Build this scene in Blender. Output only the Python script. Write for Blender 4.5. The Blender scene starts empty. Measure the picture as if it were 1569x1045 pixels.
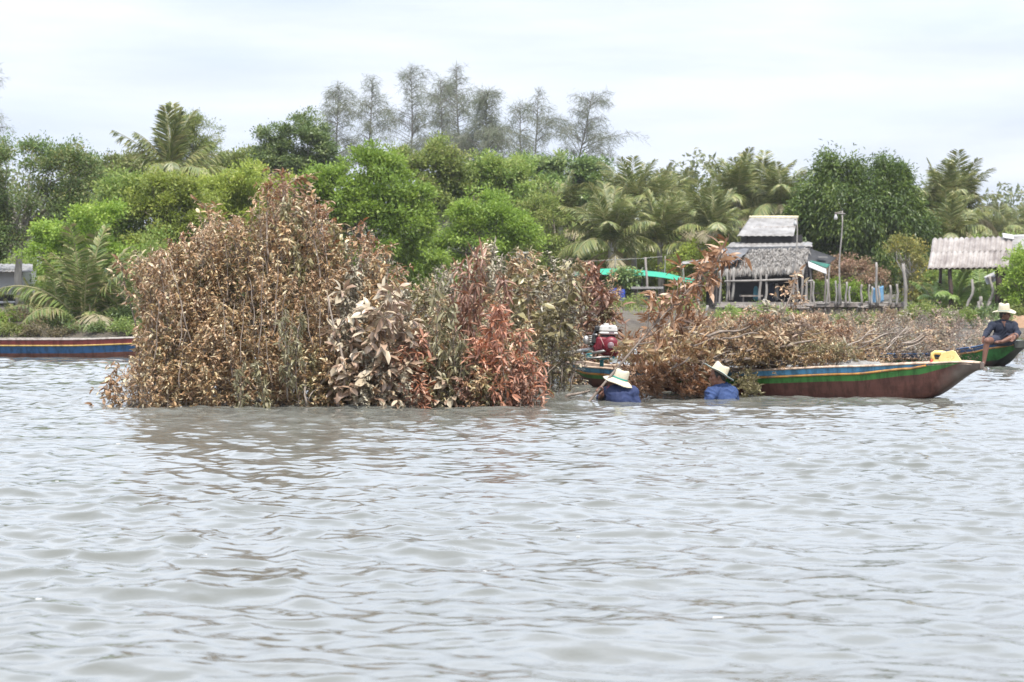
import bpy, math, random
import numpy as np
from mathutils import Vector, Matrix

SC = bpy.context.scene
COL = SC.collection
rnd = random.Random(7)
RN = np.random.default_rng(11)

# ------------------------------------------------------------------ camera
F, CX, CY, H = 3000.0, 784.5, 522.5, 1.34
TILT = math.atan((CY - 453.0) / F)
ct, st = math.cos(TILT), math.sin(TILT)

def ray(px, py):
    u, v = (px - CX) / F, (CY - py) / F
    return Vector((u, ct + v * st, -st + v * ct))

def at(px, py, Y):
    d = ray(px, py)
    return Vector((0, 0, H)) + d * (Y / d.y)

def on_plane(px, py, z=0.0):
    d = ray(px, py)
    return Vector((0, 0, H)) + d * ((z - H) / d.z)

cam_d = bpy.data.cameras.new("camera")
cam = bpy.data.objects.new("camera", cam_d)
COL.objects.link(cam)
cam.location = (0, 0, H)
cam.rotation_euler = (math.pi / 2 - TILT, 0, 0)
cam_d.sensor_width = 36.0
cam_d.lens = F / 1569.0 * 36.0
cam_d.clip_start = 0.1
cam_d.clip_end = 6000
cam_d.dof.use_dof = True
cam_d.dof.focus_distance = 20.0
cam_d.dof.aperture_fstop = 5.0
SC.camera = cam

SC.view_settings.view_transform = 'Standard'
SC.view_settings.look = 'None'
SC.view_settings.exposure = 0.45
SC.view_settings.gamma = 1.0
SC.render.engine = 'CYCLES'
SC.cycles.use_denoising = True
SC.cycles.max_bounces = 6
SC.cycles.diffuse_bounces = 3
SC.cycles.glossy_bounces = 3
SC.cycles.transmission_bounces = 4
SC.cycles.transparent_max_bounces = 4
SC.cycles.caustics_reflective = False
SC.cycles.caustics_refractive = False
SC.cycles.sample_clamp_indirect = 6

# ------------------------------------------------------------------ tags
def tag(o, label=None, cat=None, group=None, kind=None):
    if label: o["label"] = label
    if cat: o["category"] = cat
    if group: o["group"] = group
    if kind: o["kind"] = kind
    return o

def empty(name, loc=(0, 0, 0), rz=0.0, label=None, cat=None, group=None):
    o = bpy.data.objects.new(name, None)
    COL.objects.link(o)
    o.location = loc
    o.rotation_euler = (0, 0, rz)
    o.empty_display_size = 0.1
    return tag(o, label, cat, group)

def link(name, me, parent=None, loc=None, rot=None):
    o = bpy.data.objects.new(name, me)
    COL.objects.link(o)
    if parent is not None: o.parent = parent
    if loc is not None: o.location = loc
    if rot is not None: o.rotation_euler = rot
    return o

# ------------------------------------------------------------------ materials
def new_mat(name):
    m = bpy.data.materials.new(name)
    m.use_nodes = True
    nt = m.node_tree
    b = nt.nodes["Principled BSDF"]
    return m, nt, b

def N(nt, t, **kw):
    n = nt.nodes.new(t)
    for k, v in kw.items():
        if k in n.inputs.keys(): n.inputs[k].default_value = v
        else: setattr(n, k, v)
    return n

def ramp(nt, cols, interp='LINEAR'):
    r = nt.nodes.new('ShaderNodeValToRGB')
    r.color_ramp.interpolation = interp
    e = r.color_ramp.elements
    while len(e) < len(cols): e.new(0.5)
    for i, c in enumerate(cols):
        if len(c) == 2: p, c = c
        else: p = i / max(1, len(cols) - 1)
        e[i].position = p
        e[i].color = (*c, 1)
    return r

def pmat(name, cols, scale=3.0, rough=0.7, bump=0.15, stretch=(1, 1, 1), metallic=0.0, detail=6.0, spec=0.4, bscale=None, coords='Object'):
    """solid stuff: noise-driven colour wear, roughness variation and bump"""
    m, nt, b = new_mat(name)
    tc = N(nt, 'ShaderNodeTexCoord')
    mp = N(nt, 'ShaderNodeMapping'); mp.inputs['Scale'].default_value = stretch
    nt.links.new(tc.outputs[coords], mp.inputs[0])
    n = N(nt, 'ShaderNodeTexNoise', Scale=scale, Detail=detail, Roughness=0.65)
    nt.links.new(mp.outputs[0], n.inputs['Vector'])
    r = ramp(nt, cols)
    st_ = N(nt, 'ShaderNodeMapRange'); st_.inputs['From Min'].default_value = 0.3; st_.inputs['From Max'].default_value = 0.7
    nt.links.new(n.outputs['Fac'], st_.inputs['Value'])
    nt.links.new(st_.outputs[0], r.inputs[0])
    nt.links.new(r.outputs[0], b.inputs['Base Color'])
    mr = N(nt, 'ShaderNodeMapRange'); mr.inputs['To Min'].default_value = max(0.05, rough - 0.12); mr.inputs['To Max'].default_value = min(1, rough + 0.12)
    nt.links.new(n.outputs['Fac'], mr.inputs['Value'])
    nt.links.new(mr.outputs[0], b.inputs['Roughness'])
    b.inputs['Metallic'].default_value = metallic
    b.inputs['Specular IOR Level'].default_value = spec
    if bump:
        n2 = N(nt, 'ShaderNodeTexNoise', Scale=(bscale or scale * 6), Detail=4.0)
        nt.links.new(mp.outputs[0], n2.inputs['Vector'])
        bp = N(nt, 'ShaderNodeBump', Strength=bump, Distance=0.02)
        nt.links.new(n2.outputs['Fac'], bp.inputs['Height'])
        nt.links.new(bp.outputs[0], b.inputs['Normal'])
    return m

def leafmat(name, cols, rough=0.5, trans=0.35, spec=0.5, tcol=None, objvar=0.35, tone=False):
    """every leaf its own colour (random per island), every plant a bit lighter or darker"""
    m, nt, b = new_mat(name)
    g = N(nt, 'ShaderNodeNewGeometry')
    r = ramp(nt, cols)
    if tone:
        at_ = N(nt, 'ShaderNodeAttribute', attribute_name='tone')
        m1 = N(nt, 'ShaderNodeMath', operation='MULTIPLY'); m1.inputs[1].default_value = .5
        nt.links.new(g.outputs['Random Per Island'], m1.inputs[0])
        m2 = N(nt, 'ShaderNodeMath', operation='MULTIPLY_ADD'); m2.inputs[1].default_value = .5
        nt.links.new(at_.outputs['Fac'], m2.inputs[0]); nt.links.new(m1.outputs[0], m2.inputs[2])
        nt.links.new(m2.outputs[0], r.inputs[0])
    else:
        nt.links.new(g.outputs['Random Per Island'], r.inputs[0])
    oi = N(nt, 'ShaderNodeObjectInfo')
    mr = N(nt, 'ShaderNodeMapRange'); mr.inputs['To Min'].default_value = 1 - objvar; mr.inputs['To Max'].default_value = 1 + objvar * 0.8
    nt.links.new(oi.outputs['Random'], mr.inputs['Value'])
    hs = N(nt, 'ShaderNodeHueSaturation')
    nt.links.new(mr.outputs[0], hs.inputs['Value'])
    nt.links.new(r.outputs[0], hs.inputs['Color'])
    nt.links.new(hs.outputs[0], b.inputs['Base Color'])
    b.inputs['Roughness'].default_value = rough
    b.inputs['Specular IOR Level'].default_value = spec
    if trans > 0:
        t = N(nt, 'ShaderNodeBsdfTranslucent')
        if tcol:
            mx = N(nt, 'ShaderNodeMix', data_type='RGBA', blend_type='MULTIPLY')
            mx.inputs['Factor'].default_value = 1.0
            nt.links.new(hs.outputs[0], mx.inputs[6]); mx.inputs[7].default_value = (*tcol, 1)
            nt.links.new(mx.outputs[2], t.inputs['Color'])
        else:
            nt.links.new(hs.outputs[0], t.inputs['Color'])
        ms = N(nt, 'ShaderNodeMixShader'); ms.inputs[0].default_value = trans
        nt.links.new(b.outputs[0], ms.inputs[1]); nt.links.new(t.outputs[0], ms.inputs[2])
        nt.links.new(ms.outputs[0], nt.nodes['Material Output'].inputs['Surface'])
    return m

# ------------------------------------------------------------------ mesh builders
def mesh_np(name, V, quads=None, tris=None, mat=None, smooth=False):
    V = np.asarray(V, dtype=np.float32).reshape(-1, 3)
    q = np.zeros((0, 4), np.int32) if quads is None or len(quads) == 0 else np.asarray(quads, np.int32)
    t = np.zeros((0, 3), np.int32) if tris is None or len(tris) == 0 else np.asarray(tris, np.int32)
    me = bpy.data.meshes.new(name)
    me.vertices.add(len(V)); me.vertices.foreach_set("co", V.ravel())
    nl = q.size + t.size
    me.loops.add(nl)
    me.loops.foreach_set("vertex_index", np.concatenate([q.ravel(), t.ravel()]).astype(np.int32))
    me.polygons.add(len(q) + len(t))
    ls = np.concatenate([np.arange(len(q)) * 4, q.size + np.arange(len(t)) * 3]).astype(np.int32)
    me.polygons.foreach_set("loop_start", ls)
    me.polygons.foreach_set("loop_total", np.concatenate([np.full(len(q), 4), np.full(len(t), 3)]).astype(np.int32))
    if smooth: me.polygons.foreach_set("use_smooth", np.ones(len(q) + len(t), bool))
    me.update(calc_edges=True)
    me.validate()
    if mat: me.materials.append(mat)
    return me

class MB:
    """collects primitives; build() links them as one mesh object"""
    def __init__(s): s.v = []; s.f = []; s.sm = []
    def add(s, vs, fs, smooth=False):
        o = len(s.v); s.v += [Vector(v) for v in vs]
        for f in fs: s.f.append([i + o for i in f]); s.sm.append(smooth)
        return s
    def box(s, c, size, rot=None, bevel=0.0, taper=1.0):
        hx, hy, hz = size[0] / 2, size[1] / 2, size[2] / 2
        b = min(bevel, hx * .9, hy * .9, hz * .9)
        R = rot if rot is not None else Matrix.Identity(3)
        c = Vector(c)
        if b <= 0:
            vs = [(sx * hx * (taper if sz > 0 else 1), sy * hy * (taper if sz > 0 else 1), sz * hz) for sz in (-1, 1) for sy in (-1, 1) for sx in (-1, 1)]
            fs = [(0, 2, 3, 1), (4, 5, 7, 6), (0, 1, 5, 4), (2, 6, 7, 3), (0, 4, 6, 2), (1, 3, 7, 5)]
            return s.add([c + R @ Vector(v) for v in vs], fs)
        rings = []
        def ring(z, k, dx, dy):
            out = []
            for (sx, sy) in ((1, 1), (-1, 1), (-1, -1), (1, -1)):
                for (ax, ay) in (((1, 0), (0, 1)) if sx * sy > 0 else ((0, 1), (1, 0))):
                    out.append(Vector((sx * (hx * k - dx - b * (0 if ax else 1)), sy * (hy * k - dy - b * (0 if ay else 1)), z)))
            return out
        zs = [(-hz, 1, b, b), (-hz + b, 1, 0, 0), (hz - b, taper, 0, 0), (hz, taper, b, b)]
        vs, fs = [], []
        for z, k, dx, dy in zs: vs += ring(z, k, dx, dy)
        for r in range(3):
            for i in range(8):
                j = (i + 1) % 8
                fs.append((r * 8 + i, r * 8 + j, r * 8 + 8 + j, r * 8 + 8 + i))
        fs.append(tuple(range(7, -1, -1))); fs.append(tuple(range(24, 32)))
        return s.add([c + R @ v for v in vs], fs)
    def tube(s, pts, rad, k=8, cap=True, smooth=True, flat=1.0):
        pts = [Vector(p) for p in pts]
        if not hasattr(rad, '__len__'): rad = [rad] * len(pts)
        vs, fs = [], []
        ref = None
        for i, p in enumerate(pts):
            d = (pts[min(i + 1, len(pts) - 1)] - pts[max(i - 1, 0)]).normalized()
            if ref is None: ref = d.orthogonal().normalized()
            ref = (ref - d * ref.dot(d)).normalized()
            bn = d.cross(ref)
            for j in range(k):
                a = 2 * math.pi * j / k
                vs.append(p + (ref * math.cos(a) + bn * math.sin(a) * flat) * rad[i])
        for i in range(len(pts) - 1):
            for j in range(k):
                fs.append((i * k + j, i * k + (j + 1) % k, (i + 1) * k + (j + 1) % k, (i + 1) * k + j))
        s.add(vs, fs, smooth)
        if cap:
            o = len(s.v) - len(vs)
            s.f.append([o + j for j in range(k - 1, -1, -1)]); s.sm.append(False)
            s.f.append([o + (len(pts) - 1) * k + j for j in range(k)]); s.sm.append(False)
        return s
    def lathe(s, prof, c=(0, 0, 0), M=None, k=24, sy=1.0, smooth=True):
        M = M if M is not None else Matrix.Identity(3)
        vs, fs = [], []
        for r, z in prof:
            for j in range(k):
                a = 2 * math.pi * j / k
                vs.append(Vector(c) + M @ Vector((r * math.cos(a), r * sy * math.sin(a), z)))
        for i in range(len(prof) - 1):
            for j in range(k):
                fs.append((i * k + j, i * k + (j + 1) % k, (i + 1) * k + (j + 1) % k, (i + 1) * k + j))
        return s.add(vs, fs, smooth)
    def ell(s, c, r, M=None, k=14, n=10):
        M = M if M is not None else Matrix.Identity(3)
        c = Vector(c)
        if not hasattr(r, '__len__'): r = (r, r, r)
        vs = [c + M @ Vector((0, 0, -r[2]))]
        for i in range(1, n):
            ph = -math.pi / 2 + math.pi * i / n
            for j in range(k):
                a = 2 * math.pi * j / k
                vs.append(c + M @ Vector((r[0] * math.cos(ph) * math.cos(a), r[1] * math.cos(ph) * math.sin(a), r[2] * math.sin(ph))))
        vs.append(c + M @ Vector((0, 0, r[2])))
        fs = [(0, 1 + (j + 1) % k, 1 + j) for j in range(k)]
        for i in range(n - 2):
            for j in range(k):
                a = 1 + i * k
                fs.append((a + j, a + (j + 1) % k, a + k + (j + 1) % k, a + k + j))
        t = len(vs) - 1; a = 1 + (n - 2) * k
        fs += [(t, a + j, a + (j + 1) % k) for j in range(k)]
        return s.add(vs, fs, True)
    def cap(s, p0, p1, r0, r1, k=14):
        """round-ended tapered limb"""
        p0, p1 = Vector(p0), Vector(p1)
        d = (p1 - p0).normalized()
        pts, rad = [], []
        for a in (-85, -55, -25, 0):
            q = math.radians(a); pts.append(p0 + d * math.sin(q) * r0); rad.append(r0 * math.cos(q))
        for a in (0, 25, 55, 85):
            q = math.radians(a); pts.append(p1 + d * math.sin(q) * r1); rad.append(r1 * math.cos(q))
        return s.tube(pts, rad, k)
    def mesh(s, name, mat=None):
        me = bpy.data.meshes.new(name)
        me.from_pydata(s.v, [], s.f)
        me.polygons.foreach_set("use_smooth", s.sm)
        me.update()
        if mat: me.materials.append(mat)
        return me
    def build(s, name, mat=None, parent=None):
        return link(name, s.mesh(name, mat), parent)
    def voxel(s, name, vox, mat=None, parent=None, smooth=3, folds=0.0):
        """one continuous surface out of overlapping limbs"""
        me = s.mesh(name + "_raw")
        o = bpy.data.objects.new(name + "_raw", me); COL.objects.link(o)
        md = o.modifiers.new("r", 'REMESH'); md.mode = 'VOXEL'; md.voxel_size = vox; md.use_smooth_shade = True
        if smooth:
            sm = o.modifiers.new("s", 'SMOOTH'); sm.factor = 0.5; sm.iterations = smooth
        dg = bpy.context.evaluated_depsgraph_get()
        out = bpy.data.meshes.new_from_object(o.evaluated_get(dg))
        out.name = name
        bpy.data.objects.remove(o); bpy.data.meshes.remove(me)
        out.materials.clear()
        if folds:      # cloth creases: ridged waves along the surface
            co = np.zeros(len(out.vertices) * 3, np.float32); no = co.copy()
            out.vertices.foreach_get("co", co); out.vertices.foreach_get("normal", no)
            c, nn_ = co.reshape(-1, 3).astype(float), no.reshape(-1, 3)
            x, y, z = c.T
            f = 1 - np.abs(np.sin(x * 31 + 2.2 * np.sin(z * 17 + y * 9) + z * 22)) * 1.6
            g = 1 - np.abs(np.sin(z * 38 - x * 20 + 1.8 * np.sin(x * 23 + y * 15))) * 1.6
            h = np.sin(x * 11 + z * 7) * np.cos(z * 12 - y * 8)
            c += nn_ * (folds * (f * np.clip(h, 0, 1) + g * np.clip(-h, 0, 1) + .6 * h))[:, None]
            out.vertices.foreach_set("co", c.astype(np.float32).ravel()); out.update()
        if mat: out.materials.append(mat)
        return link(name, out, parent)

def rotM(ax, deg): return Matrix.Rotation(math.radians(deg), 3, ax)

def frame_z(z, x=None):
    """matrix whose Z column is z"""
    z = Vector(z).normalized()
    x = Vector(x) if x is not None else z.orthogonal()
    x = (x - z * x.dot(z)).normalized()
    y = z.cross(x)
    return Matrix((x, y, z)).transposed()

# ------------------------------------------------------------------ leaves
def nrm(a): return a / (np.linalg.norm(a, axis=-1, keepdims=True) + 1e-9)

def leaves(P, D, U, L, W, curl, fold=0.35):
    """8-vertex folded, curling leaves -> V, quads, tris"""
    n = len(P)
    D = nrm(D); S = nrm(np.cross(D, U)); Nn = np.cross(S, D)
    L = np.broadcast_to(L, (n,))[:, None]; W = np.broadcast_to(W, (n,))[:, None]; c = np.broadcast_to(curl, (n,))[:, None] + 1e-4
    def cen(t):
        a = c * t
        return P + D * (L * np.sin(a) / c) - Nn * (L * (1 - np.cos(a)) / c)
    def nn(t):
        a = c * t
        return Nn * np.cos(a) + D * np.sin(a)
    V = np.zeros((n, 8, 3))
    V[:, 0] = cen(0)
    for k, t, w in ((1, .32, .95), (4, .68, .8)):
        ce, no = cen(t), nn(t)
        V[:, k] = ce + S * W * w * .5 + no * W * w * .5 * fold
        V[:, k + 1] = ce
        V[:, k + 2] = ce - S * W * w * .5 + no * W * w * .5 * fold
    V[:, 7] = cen(1.0)
    o = (np.arange(n) * 8)[:, None]
    q = np.stack([o + [1, 4, 5, 2], o + [2, 5, 6, 3]], 1).reshape(-1, 4)
    t = np.stack([o + [0, 1, 2], o + [0, 2, 3], o + [4, 7, 5], o + [5, 7, 6]], 1).reshape(-1, 3)
    return V.reshape(-1, 3), q, t

def diamonds(P, D, U, L, W, droop=0.15):
    """4-vertex leaves for far trees"""
    n = len(P)
    D = nrm(D); S = nrm(np.cross(D, U)); Nn = np.cross(S, D)
    L = np.broadcast_to(L, (n,))[:, None]; W = np.broadcast_to(W, (n,))[:, None]
    V = np.zeros((n, 4, 3))
    V[:, 0] = P
    V[:, 1] = P + D * L * .45 + S * W * .5 + Nn * W * .12
    V[:, 2] = P + D * L - Nn * L * droop
    V[:, 3] = P + D * L * .45 - S * W * .5 + Nn * W * .12
    q = (np.arange(n) * 4)[:, None] + np.array([0, 1, 2, 3])
    return V.reshape(-1, 3), q
# ------------------------------------------------------------------ sun and sky
AZ, EL = math.radians(160), math.radians(64)
sdir = Vector((math.sin(AZ) * math.cos(EL), math.cos(AZ) * math.cos(EL), math.sin(EL)))
ld = bpy.data.lights.new("sun", 'SUN'); ld.energy = 4.3; ld.angle = math.radians(1.0); ld.color = (1.0, 0.95, 0.87)
lo = bpy.data.objects.new("sun", ld); COL.objects.link(lo)
lo.rotation_euler = sdir.to_track_quat('Z', 'Y').to_euler()
lo.location = (0, -20, 60)

W_ = bpy.data.worlds.new("World"); SC.world = W_; W_.use_nodes = True
nt = W_.node_tree
bg = nt.nodes['Background']; bg.inputs['Strength'].default_value = 0.1
sky = N(nt, 'ShaderNodeTexSky', sky_type='NISHITA')
sky.sun_disc = False; sky.sun_elevation = EL; sky.sun_rotation = AZ
sky.air_density = 1.2; sky.dust_density = 3.0
tc = N(nt, 'ShaderNodeTexCoord')
mp = N(nt, 'ShaderNodeMapping'); mp.inputs['Scale'].default_value = (1.0, 1.0, 6.5)
nt.links.new(tc.outputs['Generated'], mp.inputs[0])
n1 = N(nt, 'ShaderNodeTexNoise', Scale=2.6, Detail=7.0, Roughness=0.55, Distortion=0.3)
nt.links.new(mp.outputs[0], n1.inputs['Vector'])
r1 = ramp(nt, [(0.34, (0.72, 0.72, 0.72)), (0.55, (0.98, 0.98, 0.98))])
nt.links.new(n1.outputs['Fac'], r1.inputs[0])
n2 = N(nt, 'ShaderNodeTexNoise', Scale=5.0, Detail=5.0)
nt.links.new(mp.outputs[0], n2.inputs['Vector'])
r2 = ramp(nt, [(0.3, (6.8, 7.65, 9.2)), (0.62, (8.05, 8.6, 9.75))])
nt.links.new(n2.outputs['Fac'], r2.inputs[0])
mx = N(nt, 'ShaderNodeMix', data_type='RGBA')
nt.links.new(r1.outputs[0], mx.inputs['Factor'])
nt.links.new(sky.outputs[0], mx.inputs[6])
nt.links.new(r2.outputs[0], mx.inputs[7])
sp = N(nt, 'ShaderNodeSeparateXYZ'); nt.links.new(tc.outputs['Generated'], sp.inputs[0])
gr = N(nt, 'ShaderNodeFloatCurve')
cv = gr.mapping.curves[0]; gr.mapping.use_clip = False
for i, (x, y) in enumerate([(0, .435), (.15, .455), (.23, .75), (.34, .92), (.55, .82), (1, .62)]):
    if i < 2: cv.points[i].location = (x, y)
    else: cv.points.new(x, y)
gr.mapping.update()
nt.links.new(sp.outputs['Z'], gr.inputs['Value'])
m2_ = N(nt, 'ShaderNodeMath', operation='MULTIPLY'); m2_.inputs[1].default_value = 2.1
nt.links.new(gr.outputs[0], m2_.inputs[0])
vm = N(nt, 'ShaderNodeVectorMath', operation='SCALE')
nt.links.new(mx.outputs[2], vm.inputs[0]); nt.links.new(m2_.outputs[0], vm.inputs['Scale'])
nt.links.new(vm.outputs[0], bg.inputs['Color'])

# ------------------------------------------------------------------ water
def water():
    ys = [-60., -25., -10., -2., 1.5, 3.5, 4.6]
    y = 4.8
    while y < 84:
        ys.append(y); y += max(0.02, y * y / 15000.0)
    Y = np.array(ys)
    core = np.linspace(-0.30, 0.30, 600)
    u = np.concatenate([[-9, -4, -2, -1.1, -.7, -.45, -.36], core, [.36, .45, .7, 1.1, 2, 4, 9]])
    width = np.maximum(Y + 6, 10)
    X = u[None, :] * width[:, None]
    YY = np.repeat(Y[:, None], len(u), 1)
    sx = width * (core[1] - core[0]); sy = np.gradient(Y)
    sp = np.maximum(sx, sy * 0.6)[:, None]
    Z = np.zeros_like(X); DX = np.zeros_like(X); DY = np.zeros_like(X)
    rg = np.random.default_rng(5)
    nw = 100
    lam = np.exp(rg.uniform(math.log(0.13), math.log(2.0), nw))
    th = rg.normal(0.25, 0.62, nw)         # travel direction spread round +Y
    # long-wave groups make calm and ruffled patches
    grp = 0.62 + 0.55 * np.sin(X * 0.55 + 0.8 * np.sin(YY * .31)) * np.sin(YY * 0.42 + X * .17 + 1.0)
    grp = np.clip(.45 + .62 * grp, 0.6, 1.2)
    for i in range(nw):
        k = 2 * math.pi / lam[i]
        kx, ky = k * math.sin(th[i]), k * math.cos(th[i])
        amp = 0.0078 * lam[i] ** 0.8 / math.sqrt(nw / 20.0) * 1.1
        if lam[i] > 0.6: amp *= 0.52
        wgt = np.clip(lam[i] / (1.7 * sp) - 0.6, 0, 1)
        ph = kx * X + ky * YY + rg.uniform(0, 6.28)
        a = amp * wgt * (grp if lam[i] < 0.8 else 1.0)
        Z += a * np.cos(ph)
        s_ = np.sin(ph) * a * 1.0
        DX -= s_ * math.sin(th[i]); DY -= s_ * math.cos(th[i])
    fade = np.clip((0.36 - np.abs(u)) / 0.05, 0, 1)[None, :] * np.clip((YY - 4.2) / .8, 0, 1)
    V = np.stack([X + DX * fade, YY + DY * fade, Z * fade], -1).reshape(-1, 3)
    nr, nc = X.shape
    global WV
    WV = V
    idx = np.arange(nr * nc).reshape(nr, nc)
    q = np.stack([idx[:-1, :-1], idx[:-1, 1:], idx[1:, 1:], idx[1:, :-1]], -1).reshape(-1, 4)
    m, nt, b = new_mat("river_water")
    tc = N(nt, 'ShaderNodeTexCoord')
    n0 = N(nt, 'ShaderNodeTexNoise', Scale=0.25, Detail=3.0)
    nt.links.new(tc.outputs['Object'], n0.inputs['Vector'])
    r = ramp(nt, [(0.3, (0.112, 0.115, 0.100)), (0.7, (0.136, 0.139, 0.126))])
    nt.links.new(n0.outputs['Fac'], r.inputs[0]); nt.links.new(r.outputs[0], b.inputs['Base Color'])
    b.inputs['Roughness'].default_value = 0.05
    b.inputs['IOR'].default_value = 1.38
    b.inputs['Specular IOR Level'].default_value = 0.5
    mp = N(nt, 'ShaderNodeMapping'); mp.inputs['Scale'].default_value = (0.8, 1.25, 1)
    nt.links.new(tc.outputs['Object'], mp.inputs[0])
    a1 = N(nt, 'ShaderNodeTexNoise', Scale=6.0, Detail=3.0, Roughness=0.5)
    nt.links.new(mp.outputs[0], a1.inputs['Vector'])
    bp = N(nt, 'ShaderNodeBump', Strength=0.2, Distance=0.03)
    nt.links.new(a1.outputs['Fac'], bp.inputs['Height'])
    nt.links.new(bp.outputs[0], b.inputs['Normal'])
    o = link("water", mesh_np("water", V, q, None, m, True))
    tag(o, "rippled grey green river water", None, None, "structure")
water()

# ------------------------------------------------------------------ land
def shore(x): return 63.0 + 1.2 * math.sin(x * .35) + 0.7 * math.sin(x * 1.1 + 1) + 0.02 * x
def smooth(a, b, v):
    t = min(1, max(0, (v - a) / (b - a))); return t * t * (3 - 2 * t)
def land_h(x, y):
    s = y - shore(x)
    w = 0.10 * math.sin(x * .9 + y * .6) + 0.06 * math.sin(x * 2.3 - y * 1.7)
    if s < 0: return max(-1.5, s * 0.5) + w * .2
    mid = 0.62 * min(1, s / 1.6) ** 0.6 + .3 * min(1, s / 9) + w * .4      # steep earth bank in the middle
    left = .10 + .22 * min(1, s / 5) + .55 * smooth(5, 20, s) + w * .5     # low muddy left bank
    right = .06 + .9 * smooth(25, 34, s) + w * .25                          # tidal mud under hut and jetty
    a = smooth(-9.0, -4.5, x); b = smooth(7.6, 9.2, x * 84 / max(70, y))
    h = left * (1 - a) + mid * a
    h = h * (1 - b) + right * b
    return h + min(0.5, max(0, s - 34) * .01)
def land():
    xs = sorted(set([-900, -500, -250, -120, -70, -50] + list(np.arange(-40, 40.1, 0.5)) + [50, 70, 120, 250, 500, 900]))
    ys = [-80, 20, 50, 58] + list(np.arange(60, 76, 0.35)) + list(np.arange(76, 140, 2.0)) + [160, 200, 300, 500, 900]
    V = [(x, y, land_h(x, y) if 40 < y < 400 else (1.4 if y >= 400 else -1.5)) for y in ys for x in xs]
    nx = len(xs)
    q = [(j * nx + i, j * nx + i + 1, (j + 1) * nx + i + 1, (j + 1) * nx + i) for j in range(len(ys) - 1) for i in range(nx - 1)]
    m, nt, b = new_mat("bank_soil")
    tc = N(nt, 'ShaderNodeTexCoord')
    a = N(nt, 'ShaderNodeTexNoise', Scale=0.55, Detail=8.0, Roughness=.7)
    nt.links.new(tc.outputs['Object'], a.inputs['Vector'])
    r = ramp(nt, [(0.3, (0.035, 0.026, 0.02)), (0.46, (0.075, 0.062, 0.047)), (0.6, (0.10, 0.083, 0.058)), (0.72, (0.075, 0.10, 0.03))])
    nt.links.new(a.outputs['Fac'], r.inputs[0]); nt.links.new(r.outputs[0], b.inputs['Base Color'])
    b.inputs['Roughness'].default_value = .9
    a2 = N(nt, 'ShaderNodeTexNoise', Scale=4.0, Detail=6.0)
    nt.links.new(tc.outputs['Object'], a2.inputs['Vector'])
    bp = N(nt, 'ShaderNodeBump', Strength=0.8, Distance=0.15)
    nt.links.new(a2.outputs['Fac'], bp.inputs['Height']); nt.links.new(bp.outputs[0], b.inputs['Normal'])
    tag(link("ground", mesh_np("ground", V, q, None, m, True)), "muddy river bank and grassy land behind it", None, None, "structure")
land()
def gz(x, y): return land_h(x, y)

# grass and weeds on the bank
def grass():
    n = 60000
    x = RN.uniform(-24, 30, n); y = 65.5 + RN.uniform(0, 34, n)
    dn = np.sin(x * .8 + 1.3) * np.sin(y * .5 + x * .3) + RN.normal(0, .45, n)
    k = (dn > 0.25); x, y = x[k], y[k]; n = len(x)
    z = np.array([land_h(a, b) for a, b in zip(x, y)])
    k = z > 0.42; x, y, z = x[k], y[k], z[k]; n = len(x)
    P = np.stack([x, y, z - .02], 1)
    D = nrm(np.stack([RN.normal(0, .5, n), RN.normal(0, .5, n), np.ones(n)], 1))
    U = nrm(RN.normal(0, 1, (n, 3)))
    V, q = diamonds(P, D, U, RN.uniform(.06, .24, n), RN.uniform(.02, .05, n), .3)
    m = leafmat("grass_blades", [(0.10, 0.16, 0.03), (0.16, 0.22, 0.045), (0.22, 0.25, 0.06), (0.28, 0.25, 0.11)], .6, .35)
    tag(link("grass", mesh_np("grass", V, q, None, m)), "short weedy grass growing on the muddy bank", "grass", None, "stuff")
grass()

def foam():
    V, f = [], []
    rg = np.random.default_rng(4)
    idx = np.nonzero((WV[:, 1] > 7) & (WV[:, 1] < 24) & (np.abs(WV[:, 0]) < .27 * WV[:, 1]))[0]
    for i in rg.choice(idx, 28, replace=False):
        c = WV[i]; r = rg.uniform(.002, .008) * (1 + c[1] * .03)
        n = 8; o = len(V)
        for j in range(n):
            a = 2 * math.pi * j / n; k = r * rg.uniform(.4, 1.4)
            V.append((c[0] + k * math.cos(a) * 2.0, c[1] + k * math.sin(a) * 1.3, c[2] + .003 - .3 * k * math.sin(a) * .2))
        for j in range(n): V.append((V[o + j][0], V[o + j][1], V[o + j][2] - .02))
        f.append([o + j for j in range(n)])
        for j in range(n): f.append([o + j, o + n + j, o + n + (j + 1) % n, o + (j + 1) % n])
    me = bpy.data.meshes.new("foam"); me.from_pydata(V, [], f); me.materials.append(pmat("white_foam", [(0.6, 0.6, 0.58), (0.75, 0.75, 0.74)], 30, .8, .3))
    tag(link("foam", me), "small white foam flecks drifting on the water", "foam", None, "stuff")
foam()

# ---- thin river haze round everything
def haze():
    mb = MB(); mb.box((0, 400, 12.0), (2000, 1200, 29.0))
    m = bpy.data.materials.new("haze_air"); m.use_nodes = True; nt = m.node_tree
    nt.nodes.remove(nt.nodes['Principled BSDF'])
    v = N(nt, 'ShaderNodeVolumePrincipled'); v.inputs['Color'].default_value = (.96, .95, 1.0, 1); v.inputs['Density'].default_value = 0.00022
    nt.links.new(v.outputs[0], nt.nodes['Material Output'].inputs['Volume'])
    tag(mb.build("haze", m), "thin pale haze over the river", "haze", None, "stuff")
haze()
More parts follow.
